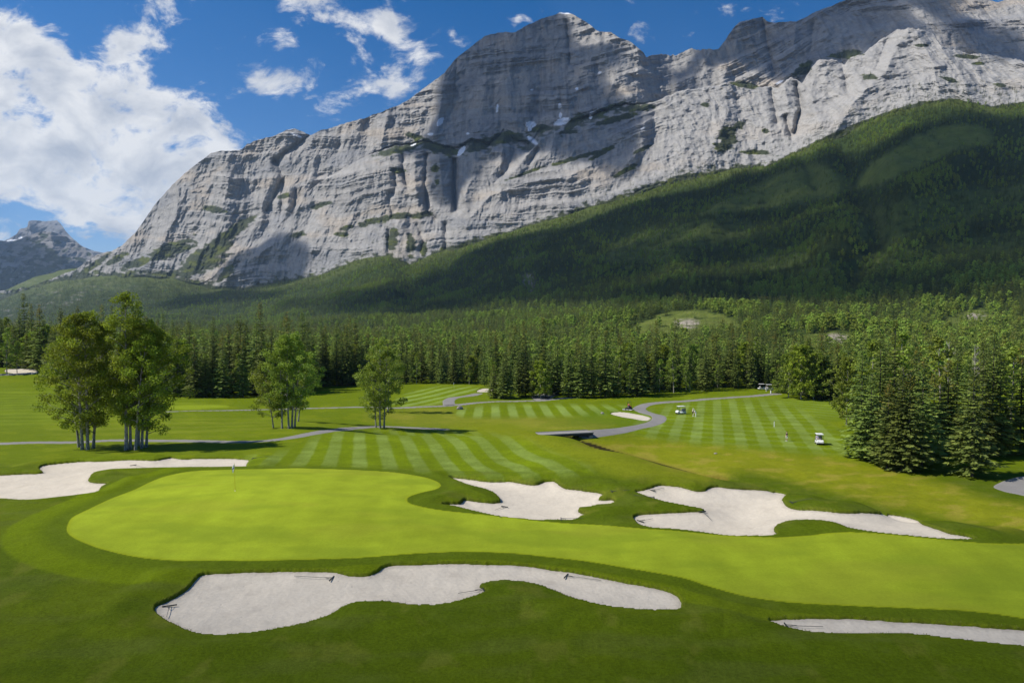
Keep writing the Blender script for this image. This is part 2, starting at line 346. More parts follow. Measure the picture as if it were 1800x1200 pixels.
# ------------------------------------------------------------------ golf course zones traced on the ground
def wpoly(pts, n=4, Dmin=17.): 
    p = smoothpoly(pts, n); return hit(p[:, 0], p[:, 1], Dmin)
BUNK = {
 'left': [(-90,872),(0,875),(60,877),(110,872),(150,867),(172,861),(178,853),(190,847),(165,846),(156,842),(162,833),(175,828),(205,824),(270,822),(310,821),(380,820),(437,819),(434,816),(436,811),(438,806),(420,804),(400,803),(350,804),(320,805),(303,803),(290,805),(270,808),(235,807),(200,808),(165,809),(140,809),(80,815),(68,821),(74,828),(40,830),(0,832),(-90,832)],
 'center': [(789,836),(800,835),(830,838),(855,842),(875,843),(900,843),(920,847),(940,849),(950,846),(960,843),(975,843),(985,850),(995,855),(1020,858),(1050,862),(1062,866),(1059,870),(1053,875),(1062,876),(1076,875),(1082,879),(1075,884),(1050,887),(1035,890),(1018,892),(1020,897),(1031,901),(1020,906),(1008,911),(980,911),(950,912),(930,911),(900,909),(870,905),(830,896),(800,888),(782,886),(776,884),(790,882),(808,881),(815,875),(830,876),(855,879),(877,878),(878,874),(870,866),(855,860),(830,853),(805,843)],
 'right': [(1115,862),(1130,859),(1145,854),(1158,849),(1175,849),(1200,853),(1220,859),(1238,859),(1248,854),(1262,853),(1290,856),(1320,858),(1350,861),(1375,865),(1383,869),(1376,876),(1384,886),(1400,892),(1440,894),(1480,898),(1520,898),(1560,902),(1590,906),(1612,912),(1625,919),(1650,926),(1670,933),(1690,936),(1708,940),(1713,944),(1690,945),(1650,943),(1600,939),(1550,935),(1500,928),(1465,917),(1430,913),(1400,914),(1375,918),(1362,925),(1364,933),(1366,937),(1355,940),(1320,941),(1280,940),(1240,935),(1200,930),(1150,926),(1125,920),(1118,914),(1113,905),(1130,900),(1190,897),(1224,896),(1234,897),(1238,894),(1226,891),(1200,886),(1170,880),(1140,872)],
 'near': [(270,1070),(275,1062),(290,1055),(320,1040),(335,1027),(345,1014),(360,1007),(400,1004),(450,1002),(500,1001),(540,1001),(580,1001),(610,1007),(640,1009),(660,1003),(675,993),(700,989),(740,989),(800,988),(850,989),(900,989),(950,993),(1000,1001),(1050,1010),(1100,1020),(1140,1027),(1175,1035),(1195,1046),(1200,1057),(1192,1067),(1160,1069),(1120,1068),(1080,1065),(1040,1058),(1000,1047),(960,1030),(930,1022),(900,1019),(870,1020),(843,1026),(852,1032),(855,1037),(840,1044),(810,1054),(780,1061),(750,1063),(720,1061),(680,1056),(650,1055),(620,1058),(600,1066),(580,1078),(540,1092),(500,1101),(450,1110),(400,1115),(360,1114),(330,1106),(300,1092),(280,1080)],
 'corner': [(1350,1086),(1370,1084),(1420,1083),(1500,1084),(1560,1088),(1600,1090),(1680,1095),(1740,1100),(1800,1104),(1880,1110),(1880,1143),(1800,1135),(1750,1130),(1680,1122),(1620,1115),(1560,1112),(1480,1113),(1430,1110),(1395,1103),(1370,1095)],
 'far': [(1073,726),(1090,724),(1115,727),(1137,731),(1144,734),(1138,738),(1125,737),(1105,734),(1085,730)],
 'distant': [(8,651),(20,647),(50,647),(64,650),(66,655),(50,658),(20,656)],
 'distant2': [(16,645),(30,641),(46,642),(48,645),(30,646)],
 'middle': [(838,687),(848,682),(866,682),(862,688)],
 'gravel': [(935,700),(948,690),(966,686),(982,690),(972,698),(958,703)],
}
GREEN = [(118,935),(120,920),(130,908),(160,893),(200,875),(240,858),(265,846),(290,837),(330,829),(380,826),(450,824),(520,823),(600,825),(680,829),(730,835),(760,842),(774,850),(770,858),(750,864),(728,870),(716,876),(720,884),(745,891),(800,899),(870,907),(950,915),(1050,922),(1150,930),(1250,939),(1350,945),(1420,941),(1480,936),(1550,938),(1650,946),(1750,955),(1900,968),(1900,1088),(1700,1074),(1500,1064),(1350,1052),(1250,1030),(1200,1015),(1100,997),(1000,981),(900,972),(800,970),(700,975),(600,980),(500,984),(400,985),(300,984),(220,974),(170,962),(135,948)]
bpoly = {k: wpoly(v, 3) for k, v in BUNK.items()}
gpoly = wpoly(GREEN, 4)
def wline(pts, Dmin=17.):
    p = smoothpoly(pts, 4, False); return hit(p[:, 0], p[:, 1], Dmin)
PATHS = [
 (wline([(-90,782),(0,780),(60,778),(130,777),(200,774),(280,774),(360,776),(420,777),(480,774),(530,766),(580,757),(620,752)]), 1.15),
 (wline([(620,752),(668,750),(720,752),(780,754)]), 1.15),
 (wline([(1030,764),(1080,758),(1110,753),(1138,746),(1157,738),(1156,731),(1136,726),(1124,719),(1130,713),(1150,709),(1190,706),(1250,701),(1310,696),(1365,692)]), 1.5),
 (wline([(300,723),(400,722),(440,721),(570,716),(700,716),(790,712),(870,706),(950,703),(1010,699)]), 1.15),
 (wline([(790,712),(789,704),(800,698),(825,695),(840,691)]), 1.5),
 (wline([(-60,661),(0,659),(45,657)]), 1.5)]
BLOB = wpoly([(1748,856),(1760,848),(1780,842),(1800,838),(1870,828),(1870,890),(1800,871),(1770,865)], 4)
# creek: just beyond the crest of the near bank
ck = smoothpoly([(1000,771),(1040,781),(1080,794),(1130,808),(1180,822),(1240,839)], 4, False)
cu, ce = ray(ck[:, 0], ck[:, 1]); 
CREEK = np.array([[10.2,121.5],[10.2,117],[10.8,112],[13,104],[18.5,101],[24,100],[29.5,98]])
CREEK = smoothpoly(CREEK, 5, False)

NX, NY = 1360, 780
us = np.linspace(-.99, .99, NX); Ds = np.geomspace(13., 268., NY)
U, D = np.meshgrid(us, Ds); X = U * D; Y = D
Zb = H(X, Y)
und = .10 * fbm(X / 9, Y / 9, 3) * sstep(10, 30, Y) + .28 * fbm(X / 26 + 5, Y / 26, 3) * sstep(70, 130, Y)
Zb = Zb + und * .8
E = (Zb - CAMZ) / D; PX = col_of(U, E); PR = row_of(E)
Zg = Zb.copy()
wob = .05 * fbm(X * 2.2, Y * 2.2, 3) + .02 * pnoise(X * 9, Y * 9)
sdG = sdf(X, Y, gpoly, 9.)
sand = {}; ZT = None
anys = np.full(X.shape, -6.)
for k, p in bpoly.items():
    s = sdf(X, Y, p, 3.) + (wob if k not in ('gravel',) else 0) ; sand[k] = s; anys = np.maximum(anys, s)
sdP = np.full(X.shape, -6.); pathsd = []
for pl, hw in PATHS:
    lo = pl.min(0) - 6; hi = pl.max(0) + 6; m = (X > lo[0]) & (X < hi[0]) & (Y > lo[1]) & (Y < hi[1]); s = np.full(X.shape, -6.)
    if m.any(): s[m] = hw - segdist(X[m], Y[m], pl, False)
    pathsd.append(s); sdP = np.maximum(sdP, s)
sB = sdf(X, Y, BLOB, 4.); sdP = np.maximum(sdP, sB); pathsd.append(sB)
m = (X > 2) & (X < 42) & (Y > 90) & (Y < 145); cd = np.full(X.shape, 9.); cd[m] = segdist(X[m], Y[m], CREEK, False)
# raised mounds beside the bunkers
mound = np.exp(-((anys + 1.6) / 1.1) ** 2) * (anys < 0) * .22 * (Y < 75); 
Zb0 = Zb + mound * sstep(-.3, -2.2, sdG)
Zg = Zb0 - np.clip(anys * 3.0, 0, 1.1) - np.clip(sdP * .3, 0, .12) - 1.5 * np.exp(-(cd / 1.2) ** 2)
# colours (albedo)
C = lambda *a: np.array(a)
def blend(base, c, w): return base * (1 - w[..., None]) + np.asarray(c) * w[..., None]
def psd(pts, pad=60, n=3): return sdf(PX, PR, smoothpoly(pts, n), pad)
def soft(pts, f, pad=80): return sstep(-f, f, psd(pts, max(pad, f + 1)))
N1 = fbm(X / 14, Y / 14, 4); N2 = fbm(X / 4, Y / 4 + 9, 4); N3 = fbm(PX / 60, PR / 9, 4)
col_ = np.empty(X.shape + (3,)); col_[:] = C(.098, .142, .0045)
col_ = blend(col_, C(.135, .180, .005), sstep(-.2, .5, N1) * .7)
col_ = blend(col_, C(.075, .118, .004), sstep(.1, .6, N2) * .5); col_ = blend(col_, C(.165, .185, .02), sstep(.25, .7, fbm(X / 2.1 + 3, Y / 3.2, 4)) * .6); col_ = blend(col_, C(.118, .150, .018), sstep(-.1, .6, fbm(X / 7 + Y / 11, Y / 2.2 - X / 16, 4)) * .55)
# mid-distance rough and fairways get lighter, yellower
far_w = sstep(850, 790, PR); col_ = blend(col_, C(.165, .225, .006), far_w * .9)
col_ = blend(col_, C(.21, .26, .008), sstep(.0, .6, N3) * far_w * .7)
# dry, yellow-olive native grass across the creek and on the crest
dry = soft([(1010,778),(1100,770),(1250,782),(1400,800),(1500,812),(1620,838),(1750,880),(1900,905),(1900,960),(1700,915),(1500,872),(1320,828),(1240,845),(1150,815),(1060,790)], 12)
col_ = blend(col_, C(.255, .275, .012), dry * (.75 + .25 * sstep(-.3, .4, N2)))
col_ = blend(col_, C(.35, .30, .045), dry * sstep(.0, .7, fbm(PX / 55, PR / 10 + 3, 4) + (.4 * sstep(25, 0, np.abs(PR - (838 + (PX - 1250) * .19))))) * .75)
cr = soft([(780,745),(900,745),(980,768),(1100,800),(1240,845),(1100,840),(1000,800),(900,775)], 14)
col_ = blend(col_, C(.235, .265, .012), cr * .75)
c2 = soft([(690,722),(830,715),(1010,735),(1080,745),(1000,765),(880,742),(760,748),(640,735)], 9)
col_ = blend(col_, C(.275, .28, .03), c2 * (.45 + .4 * sstep(-.2, .4, N3)))
# mown stripes
def stripes(x0, y0, az, period, mask, ca, cb, sharp=.16, cross=0, curv=0):
    global col_
    p0 = hit([x0], [y0])[0]; tx, ty = az, 1.0; n_ = math.hypot(tx, ty)
    s = ((X - p0[0]) * ty - (Y - p0[1]) * tx) / n_ + curv * (Y - p0[1]) ** 2 + .10 * fbm(X / 6, Y / 6, 2)
    w_ = sstep(-sharp, sharp, np.cos(2 * np.pi * s / period) * .5)
    if cross:
        al = ((X - p0[0]) * tx + (Y - p0[1]) * ty) / n_
        w_ = np.clip(w_ + .42 * np.cos(2 * np.pi * al / cross + 1.2 * pnoise(X / 9, Y / 9)), 0, 1)
    cc = np.asarray(ca) * w_[..., None] + np.asarray(cb) * (1 - w_[..., None])
    cc = cc * (1 + .16 * N3[..., None]); col_ = col_ * (1 - mask[..., None]) + cc * mask[..., None]
LT, DK = C(.265, .36, .070), C(.165, .232, .004)
stripes(632, 820, -.223, 2.92, soft([(420,812),(520,790),(560,764),(620,758),(780,760),(900,768),(970,800),(1040,832),(900,838),(760,832),(600,822),(450,818)], 12) * (.66 + .25 * N3), LT * .93, DK * 1.10)
stripes(1262, 753, .296, 4.0, soft([(1120,735),(1180,712),(1230,704),(1330,702),(1390,712),(1440,740),(1520,790),(1450,795),(1330,786),(1200,776),(1120,760)], 10) * (.74 + .2 * N3), LT * C(.98,.97,1.08), DK * 1.08, cross=5.5)
stripes(871, 720, -.03, 4.15, soft([(800,722),(850,714),(950,711),(1040,712),(1100,714),(1080,726),(1000,731),(900,733),(820,733)], 4) * .9, LT, DK)
stripes(760, 695, .35, 4.6, soft([(690,712),(720,690),(770,680),(840,681),(820,694),(780,706),(740,714)], 4) * .9, LT * 1.05, DK * 1.1)
stripes(1420, 722, -.9, 4.5, soft([(1340,705),(1400,700),(1470,706),(1480,730),(1440,735),(1400,715)], 7) * .5, LT * .95, DK * 1.25)
stripes(0, 712, 3.5, 9, soft([(-80,690),(0,680),(120,690),(340,700),(340,715),(120,740),(0,752),(-80,755)], 8) * .6, C(.22,.29,.02), C(.165,.235,.006))
stripes(200, 745, 5.0, 10, soft([(120,733),(320,730),(560,736),(540,755),(350,766),(100,768)], 8) * .5, C(.235,.28,.02), C(.18,.24,.006))
# far putting green on the left
col_ = blend(col_, C(.29, .37, .018), soft([(300,714),(340,711),(395,712),(396,716),(340,719),(300,719)], 1.2, 9))
col_ = blend(col_, C(.10, .19, .009), soft([(1040,722),(1120,716),(1140,738),(1090,750),(1000,745)], 10) * .35)
# brighter apron left of the green, collar rings
ring = sstep(-4.6, -4.2, sdG) * sstep(.2, -.1, sdG)
leftw = sstep(420, 250, PX); col_ = blend(col_, C(.160, .222, .003), sstep(-3.6, -3.2, sdG) * (sdG < 0) * leftw * .9)
col_ = blend(col_, C(.110, .158, .006), sstep(-2.1, -.7, sdG) * .8)
lap = sstep(-2.6, -2.4, sdG) * sstep(-1.2, -1.35, sdG) * sstep(280, 400, PX) * (PR > 960); col_ = blend(col_, C(.155, .21, .004), lap * .7)
gcol = C(.345, .425, .024) * (1 + .10 * N1[..., None] + .07 * N3[..., None]) * (1 - .06 * sstep(900, 1500, PX)[..., None])
gcol = gcol * (1 + .035 * np.sin(X * 2.2 + Y * .3)[..., None] + .05 * N2[..., None] + .06 * fbm(X / 1.2, Y / 2.4, 4)[..., None]); gcol = blend(gcol, C(.235, .315, .02), sstep(0, .6, fbm(X / 9 + 8, Y / 4, 4)) * .5); gcol = blend(gcol, C(.33, .36, .03), sstep(.1, .6, fbm(X / 12 + 2, Y / 5 + 4, 4)) * .4)
gcol = blend(gcol, C(.31, .30, .03), soft([(412,890),(430,884),(480,883),(560,886),(500,893),(440,893)], 3, 12) * .45 * sstep(-.3, .3, N2))
gcol = blend(gcol, C(.34, .38, .01), sstep(.28, .05, np.abs(sdG)) * .6)
gw = sstep(-.03, .03, sdG); col_ = col_ * (1 - gw[..., None]) + gcol * gw[..., None]
# bare soil and roots on the steep bunker lip, ragged brown fringe
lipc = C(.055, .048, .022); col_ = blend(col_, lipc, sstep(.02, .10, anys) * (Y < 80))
col_ = blend(col_, C(.17, .18, .02), sstep(-.22, -.05, anys) * sstep(.04, .0, anys) * .25)
col_ = blend(col_, C(.02, .018, .008), sstep(1.3, .8, cd)); col_ = blend(col_, C(.14, .10, .02), sstep(2.2, 1.3, cd) * sstep(.8, 1.3, cd) * .6)
# bare soil flecks / divots in the foreground rough
dv = pnoise(X * 1.3 + 40, Y * 1.3); col_ = blend(col_, C(.23, .2, .1), sstep(.60, .66, dv) * (anys < -.3) * (sdG < -1.4) * (Y < 60) * .6)
ckd = np.full(X.shape, 99.); m = (PX > 980) & (PX < 1270) & (PR > 755) & (PR < 860) & (Y > 84); ckd[m] = segdist(PX[m], PR[m], ck + [0, 1.2], False)
col_ = blend(col_, C(.035, .028, .012), sstep(3.6, 2.4, ckd)); col_ = blend(col_, C(.28, .22, .04), sstep(9, 4, ckd) * sstep(2.5, 4, ckd) * .5)
col_ = np.clip(col_ * .735, .0015, .9)
VG = np.stack([X, Y, Zg], -1).reshape(-1, 3); colf = col_.reshape(-1, 3)
fc = lambda a: .25 * (a[:-1, :-1] + a[1:, :-1] + a[:-1, 1:] + a[1:, 1:])
green_face = fc(sdG) > 0; keep_ground = ~green_face & (fc(anys) < .42)
def zone_obj(name, faces, V, attrs, mat):
    v, f, a = compact(V, faces, attrs); return link(name, mesh_np(name, v, f, mat, a))
o = zone_obj('ground', gridfaces(NY, NX, keep_ground), VG, {'col': colf}, M_grass); tagp(o, kind='structure')
o = zone_obj('putting_green', gridfaces(NY, NX, green_face), VG, {'col': colf}, M_green); tagp(o, kind='structure')
ZT = Zg.copy()
for k, s in sand.items():
    fm = fc(s) > -.35
    if not fm.any(): continue
    dd = np.clip(s, 0, 6)
    lipd = {'near': .12, 'corner': .10, 'center': .18, 'right': .13, 'left': .13}.get(k, .07)
    bowl = {'near': .22, 'corner': .15, 'center': .3, 'right': .3, 'left': .3}.get(k, .1)
    Zs = Zb0 - lipd - bowl * (1 - np.exp(-dd / 1.3)) + .02 * fbm(X * 1.1, Y * 1.1, 3) + np.clip(s, -1, 0) * .6
    if k == 'gravel': Zs = Zb0 + .03 + np.clip(s, -1, 0) * .4
    ZT = np.where(s > 0, Zs, ZT)
    VS = np.stack([X, Y, Zs], -1).reshape(-1, 3)
    o = zone_obj('gravel_pad' if k == 'gravel' else 'sand_bunker', gridfaces(NY, NX, fm), VS, {'edge': np.clip(s, 0, 1).ravel()}, M_sand if k != 'gravel' else M_path); tagp(o, kind='structure')
for s in pathsd:
    fm = fc(s) > -.25
    if not fm.any(): continue
    Zs = Zb0 + .035 + np.clip(s, -1, 0) * .35; ZT = np.where(s > 0, np.maximum(ZT, Zs), ZT); VS = np.stack([X, Y, Zs], -1).reshape(-1, 3)
    o = zone_obj('cart_path', gridfaces(NY, NX, fm), VS, {}, M_path); tagp(o, kind='structure')
fm = (fc(cd) < 1.0); Zs = Zb0 - 1.15; VS = np.stack([X, Y, Zs], -1).reshape(-1, 3)
o = zone_obj('creek', gridfaces(NY, NX, fm), VS, {}, M_water); tagp(o, kind='structure')
gz_x, gz_y = us, Ds
def gz(X_, Y_):
    """height of the finished ground sheet"""
    u_ = X_ / Y_; i = int(np.clip(np.searchsorted(Ds, Y_) - 1, 0, NY - 2)); j = int(np.clip(np.searchsorted(us, u_) - 1, 0, NX - 2))
    ty = (Y_ - Ds[i]) / (Ds[i + 1] - Ds[i]); tx = (u_ - us[j]) / (us[j + 1] - us[j])
    ty, tx = np.clip(ty, 0, 1), np.clip(tx, 0, 1)
    return float((ZT[i, j] * (1 - tx) + ZT[i, j + 1] * tx) * (1 - ty) + (ZT[i + 1, j] * (1 - tx) + ZT[i + 1, j + 1] * tx) * ty)

# ------------------------------------------------------------------ forested hillside
m, t, out = newmat('hillside_floor'); M_hill = m
ob = t.node('ShaderNodeTexCoord').outputs['Object']; c = attr(t, 'col').outputs['Color']
n1 = t.noise(ob, .05, 6, .65); n2 = t.noise(ob, .35, 4, .65)
F = t.math('MULTIPLY', t.math('MULTIPLY_ADD', n1, .8, .6), t.math('MULTIPLY_ADD', n2, .9, .55))
principled(t, out, scalev(t, c, F), .9, .08, 0, bump(t, t.math('ADD', n1, t.math('MULTIPLY', n2, .3)), .8, 3.0))
HX, HY = 620, 520
uh = np.linspace(-1.25, 1.25, HX); vh = np.linspace(0, 1, HY)
DTc = T_D(900 + 1200 * uh)
Dh = 225 * ((DTc * 1.09)[None, :] / 225) ** (vh[:, None]) ; Uh = np.broadcast_to(uh, Dh.shape); Xh = Uh * Dh
Zh = H(Xh, Dh); Zh = Zh - .35 * (Dh < 268); Eh = (Zh - CAMZ) / Dh; PXh = col_of(Uh, Eh); PRh = row_of(Eh)
# meadow / open-slope mask in which few trees stand (traced), 1 = open
MEAD = [([(1505,332),(1530,288),(1590,250),(1640,226),(1700,216),(1740,228),(1748,256),(1690,264),(1620,292),(1560,322)], 7, .93),
        ([(1215,382),(1290,342),(1350,312),(1420,290),(1465,296),(1498,318),(1480,345),(1400,360),(1320,372)], 8, .8),
        ([(1510,380),(1600,345),(1700,330),(1800,320),(1950,310),(1950,350),(1800,365),(1680,400),(1560,430),(1500,420)], 9, .55),
        ([(1080,430),(1180,395),(1280,380),(1330,400),(1250,440),(1120,470),(1060,460)], 9, .5),
        ([(1380,480),(1500,450),(1640,430),(1800,400),(1950,380),(1950,440),(1700,455),(1500,490)], 9, .5),
        ([(1300,455),(1380,440),(1430,455),(1380,475),(1310,475)], 6, .6),
        ([(1100,582),(1135,562),(1185,545),(1245,546),(1290,562),(1310,582),(1250,592),(1180,600),(1120,602)], 4, .97),
        ([(1380,604),(1410,590),(1465,582),(1510,592),(1500,612),(1420,622)], 3, .95), ([(1640,575),(1680,552),(1725,542),(1765,556),(1740,580),(1680,588)], 3, .85), ([(640,590),(665,574),(700,578),(690,592)], 2, .9), ([(960,585),(1010,570),(1060,572),(1040,588),(990,596)], 3, .6),
        ([(1670,560),(1700,548),(1735,550),(1730,570),(1690,572)], 4, .8),
        ([(900,430),(1000,395),(1060,372),(1060,382),(990,408),(920,432)], 3, .5),
        ([(80,505),(200,500),(330,505),(330,512),(180,516),(80,522)], 4, .3)]
def meadow(px, pr):
    w_ = np.zeros(px.shape)
    for pts, f, k in MEAD: w_ = np.maximum(w_, k * sstep(-f, f, sdf(px, pr, smoothpoly(pts, 2), 3 * f)))
    nz = fbm(px / 16, pr / 6, 4); w_ = w_ * sstep(-.55, .05, nz * np.where(pr < 500, 1., 1.25) + .9 * (w_ - .45))
    return w_
MW = meadow(PXh, PRh)
hn = fbm(Xh / 80, Dh / 110, 4); hn2 = fbm(PXh / 22, PRh / 6, 4)
ch = np.empty(Xh.shape + (3,)); ch[:] = C(.028, .046, .010)
ch = blend(ch, C(.032, .052, .010), sstep(-.3, .4, hn)); ch = blend(ch, C(.12, .15, .026), MW * (.8 + .2 * sstep(-.2, .3, hn2)))
ch = blend(ch, C(.145, .155, .04), MW * sstep(.1, .6, hn2) * .5)
ch = blend(ch, C(.085, .10, .03), sstep(500, 300, PXh) * sstep(2000, 3000, Dh) * sstep(.05, .45, fbm(PXh / 30, PRh / 3.5 + 4, 4)) * .8); ch = blend(ch, C(.22, .20, .17), sstep(330, 60, PXh) * sstep(2600, 3400, Dh) * sstep(.42, .6, fbm(PXh / 26 + 8, PRh / 2.6, 4)) * .8)
trow = T_row(PXh); near_rock = sstep(16, 3, PRh - trow) ; ch = blend(ch, C(.10, .12, .028), near_rock * .6)
for pts, f in [([(1185,566),(1205,560),(1228,564),(1225,575),(1200,578)], 2), ([(1440,592),(1470,586),(1490,592),(1482,604),(1445,602)], 2.5), ([(1695,556),(1715,548),(1732,552),(1722,562)], 2.5), ([(660,578),(670,574),(678,579)], 1.5),
               ([(915,488),(935,480),(940,500),(930,515),(920,505)], 2), ([(905,455),(920,450),(918,460)], 2)]:
    ch = blend(ch, C(.32, .28, .22), sstep(-f, f, sdf(PXh, PRh, smoothpoly(pts, 2), 9)) * sstep(-.35, .3, hn2 + .2))
o = link('hillside', mesh_np('hillside', np.stack([Xh, Dh, Zh], -1).reshape(-1, 3), gridfaces(HY, HX), M_hill, {'col': np.clip(ch, .003, .8).reshape(-1, 3)})); tagp(o, kind='structure')
# ------------------------------------------------------------------ rock massif
R_pts = [(-300,560),(-100,552),(0,527),(60,500),(130,474),(170,447),(195,440),(215,431),(240,405),(275,355),(305,322),(330,300),(350,283),(370,269),(390,264),(425,263),(435,252),(455,245),(480,238),(500,230),(518,225),(530,229),(545,237),(560,230),(600,218),(640,207),(700,185),(735,163),(760,143),(782,127),(800,103),(825,84),(850,63),(890,55),(905,56),(930,42),(960,30),(985,21),(1000,23),(1012,27),(1030,38),(1050,53),(1065,56),(1075,56),(1090,66),(1110,74),(1132,92),(1136,100),(1160,98),(1180,101),(1200,95),(1215,88),(1230,92),(1245,87),(1262,86),(1275,70),(1288,50),(1300,38),(1320,33),(1340,29),(1348,37),(1360,39),(1380,38),(1400,37),(1415,30),(1430,22),(1455,12),(1490,-2),(1560,-30),(1640,-50),(1700,-34),(1735,-2),(1755,4),(1775,-4),(1850,-40),(2000,-70)]
B_pts = [(-300,556),(100,500),(250,484),(350,498),(372,489),(400,460),(440,430),(470,408),(495,392),(512,378),(528,348),(560,322),(600,303),(640,290),(690,271),(720,268),(745,262),(770,270),(800,278),(830,262),(860,268),(885,246),(905,262),(930,268),(950,244),(975,232),(1010,228),(1060,208),(1100,196),(1130,188),(1170,170),(1200,158),(1240,152),(1275,146),(1300,144),(1345,152),(1365,153),(1392,134),(1410,145),(1425,120),(1440,103),(1470,105),(1485,112),(1495,98),(1520,92),(1545,70),(1575,52),(1605,47),(1640,56),(1655,80),(1700,92),(1740,95),(1800,105),(2000,115)]
def profile_sheet(xs, Trow, TD, Brow, Bd, ledge_row, ledge_D, Rrow, s1, s3, n1, nl, n3, nb):
    e = lambda r: ray(900, r)[1]
    D1 = TD; D2 = D1 + D1 * (Trow - Brow) / 1200 * s1 + Bd
    r3 = np.maximum(Brow + ledge_row, Rrow + 1); D3 = D2 + ledge_D; D4 = D3 + D3 * (r3 - Rrow) / 1200 * s3 + 8
    def seg(ra, rb, Da, Db, n, endp=False):
        t_ = np.linspace(0, 1, n, endpoint=endp)[:, None]; return ra + (rb - ra) * t_, Da + (Db - Da) * t_
    a = seg(Trow, Brow, D1, D2, n1); b = seg(Brow, r3, D2, D3, nl); c = seg(r3, Rrow, D3, D4, n3)
    rb = seg(Rrow, Rrow + 90, D4, D4 + 450, nb, True)
    return np.vstack([a[0], b[0], c[0], rb[0]]), np.vstack([a[1], b[1], c[1], rb[1]])
def saw(f, k=.8): f = f - np.floor(f); return f - sstep(k, 1.0, f)
def seglines(PXm, PRm, lines):
    d_ = np.zeros(PXm.shape)
    for pl, wd, am in lines:
        P_ = np.array(pl, float); m = (PXm > P_[:, 0].min() - 5 * wd) & (PXm < P_[:, 0].max() + 5 * wd) & (PRm > P_[:, 1].min() - 5 * wd) & (PRm < P_[:, 1].max() + 5 * wd)
        if m.any(): d_[m] += am * np.exp(-np.abs(segdist(PXm[m], PRm[m], pl, False) / wd) ** 1.25)
    return d_
MXN = 1560
xm = np.linspace(-140, 1990, MXN)
jag = 1.6 * fbm(xm / 26, xm * 0 + 2, 4) + 1.2 * ridged(xm / 11, xm * 0 + 7, 3) * 1.2 + 5.0 * np.maximum(ridged(xm / 13, xm * 0 + 5, 3) , 0) * (sstep(1130, 1150, xm) * sstep(1255, 1235, xm)) * -1
Rm = curve(R_pts)(xm) + jag; Tm = T_row(xm) + 13 + 2 * fbm(xm / 40, xm * 0, 3)
Bm = curve(B_pts)(xm) + 2.2 * fbm(xm / 16, xm * 0 + 11, 4) + 2.5 * ridged(xm / 9, xm * 0 + 3, 2) * sstep(1150, 1250, xm)
Bm = np.minimum(Bm, Tm - 3); Rm = np.minimum(Rm, Bm - 2)
lr = np.interp(xm, [-200,560,650,1100,1170,2000], [1,1,-15,-12,6,7]); lD = np.interp(xm, [-200,350,500,650,1120,1180,2000], [8,8,10,260,260,420,420])
Dm1 = T_D(xm) * np.interp(xm, [-200, 0, 300, 2000], [1.0, 1.0, 1.0, 1.0])
PRm, Dm = profile_sheet(xm, Tm, Dm1, Bm, 10, lr, lD, Rm, .95, .85, 300, 16, 360, 16)
PXm = np.broadcast_to(xm, PRm.shape); um, em = ray(PXm, PRm); Xm = um * Dm; Zm = CAMZ + em * Dm
row_i = np.arange(PRm.shape[0])[:, None] + 0 * PRm; lowerp = sstep(316, 300, row_i)     # 1 on the lower cliffs
rightb = sstep(1120, 1200, PXm) * lowerp
lowleft = sstep(420, 250, PXm)
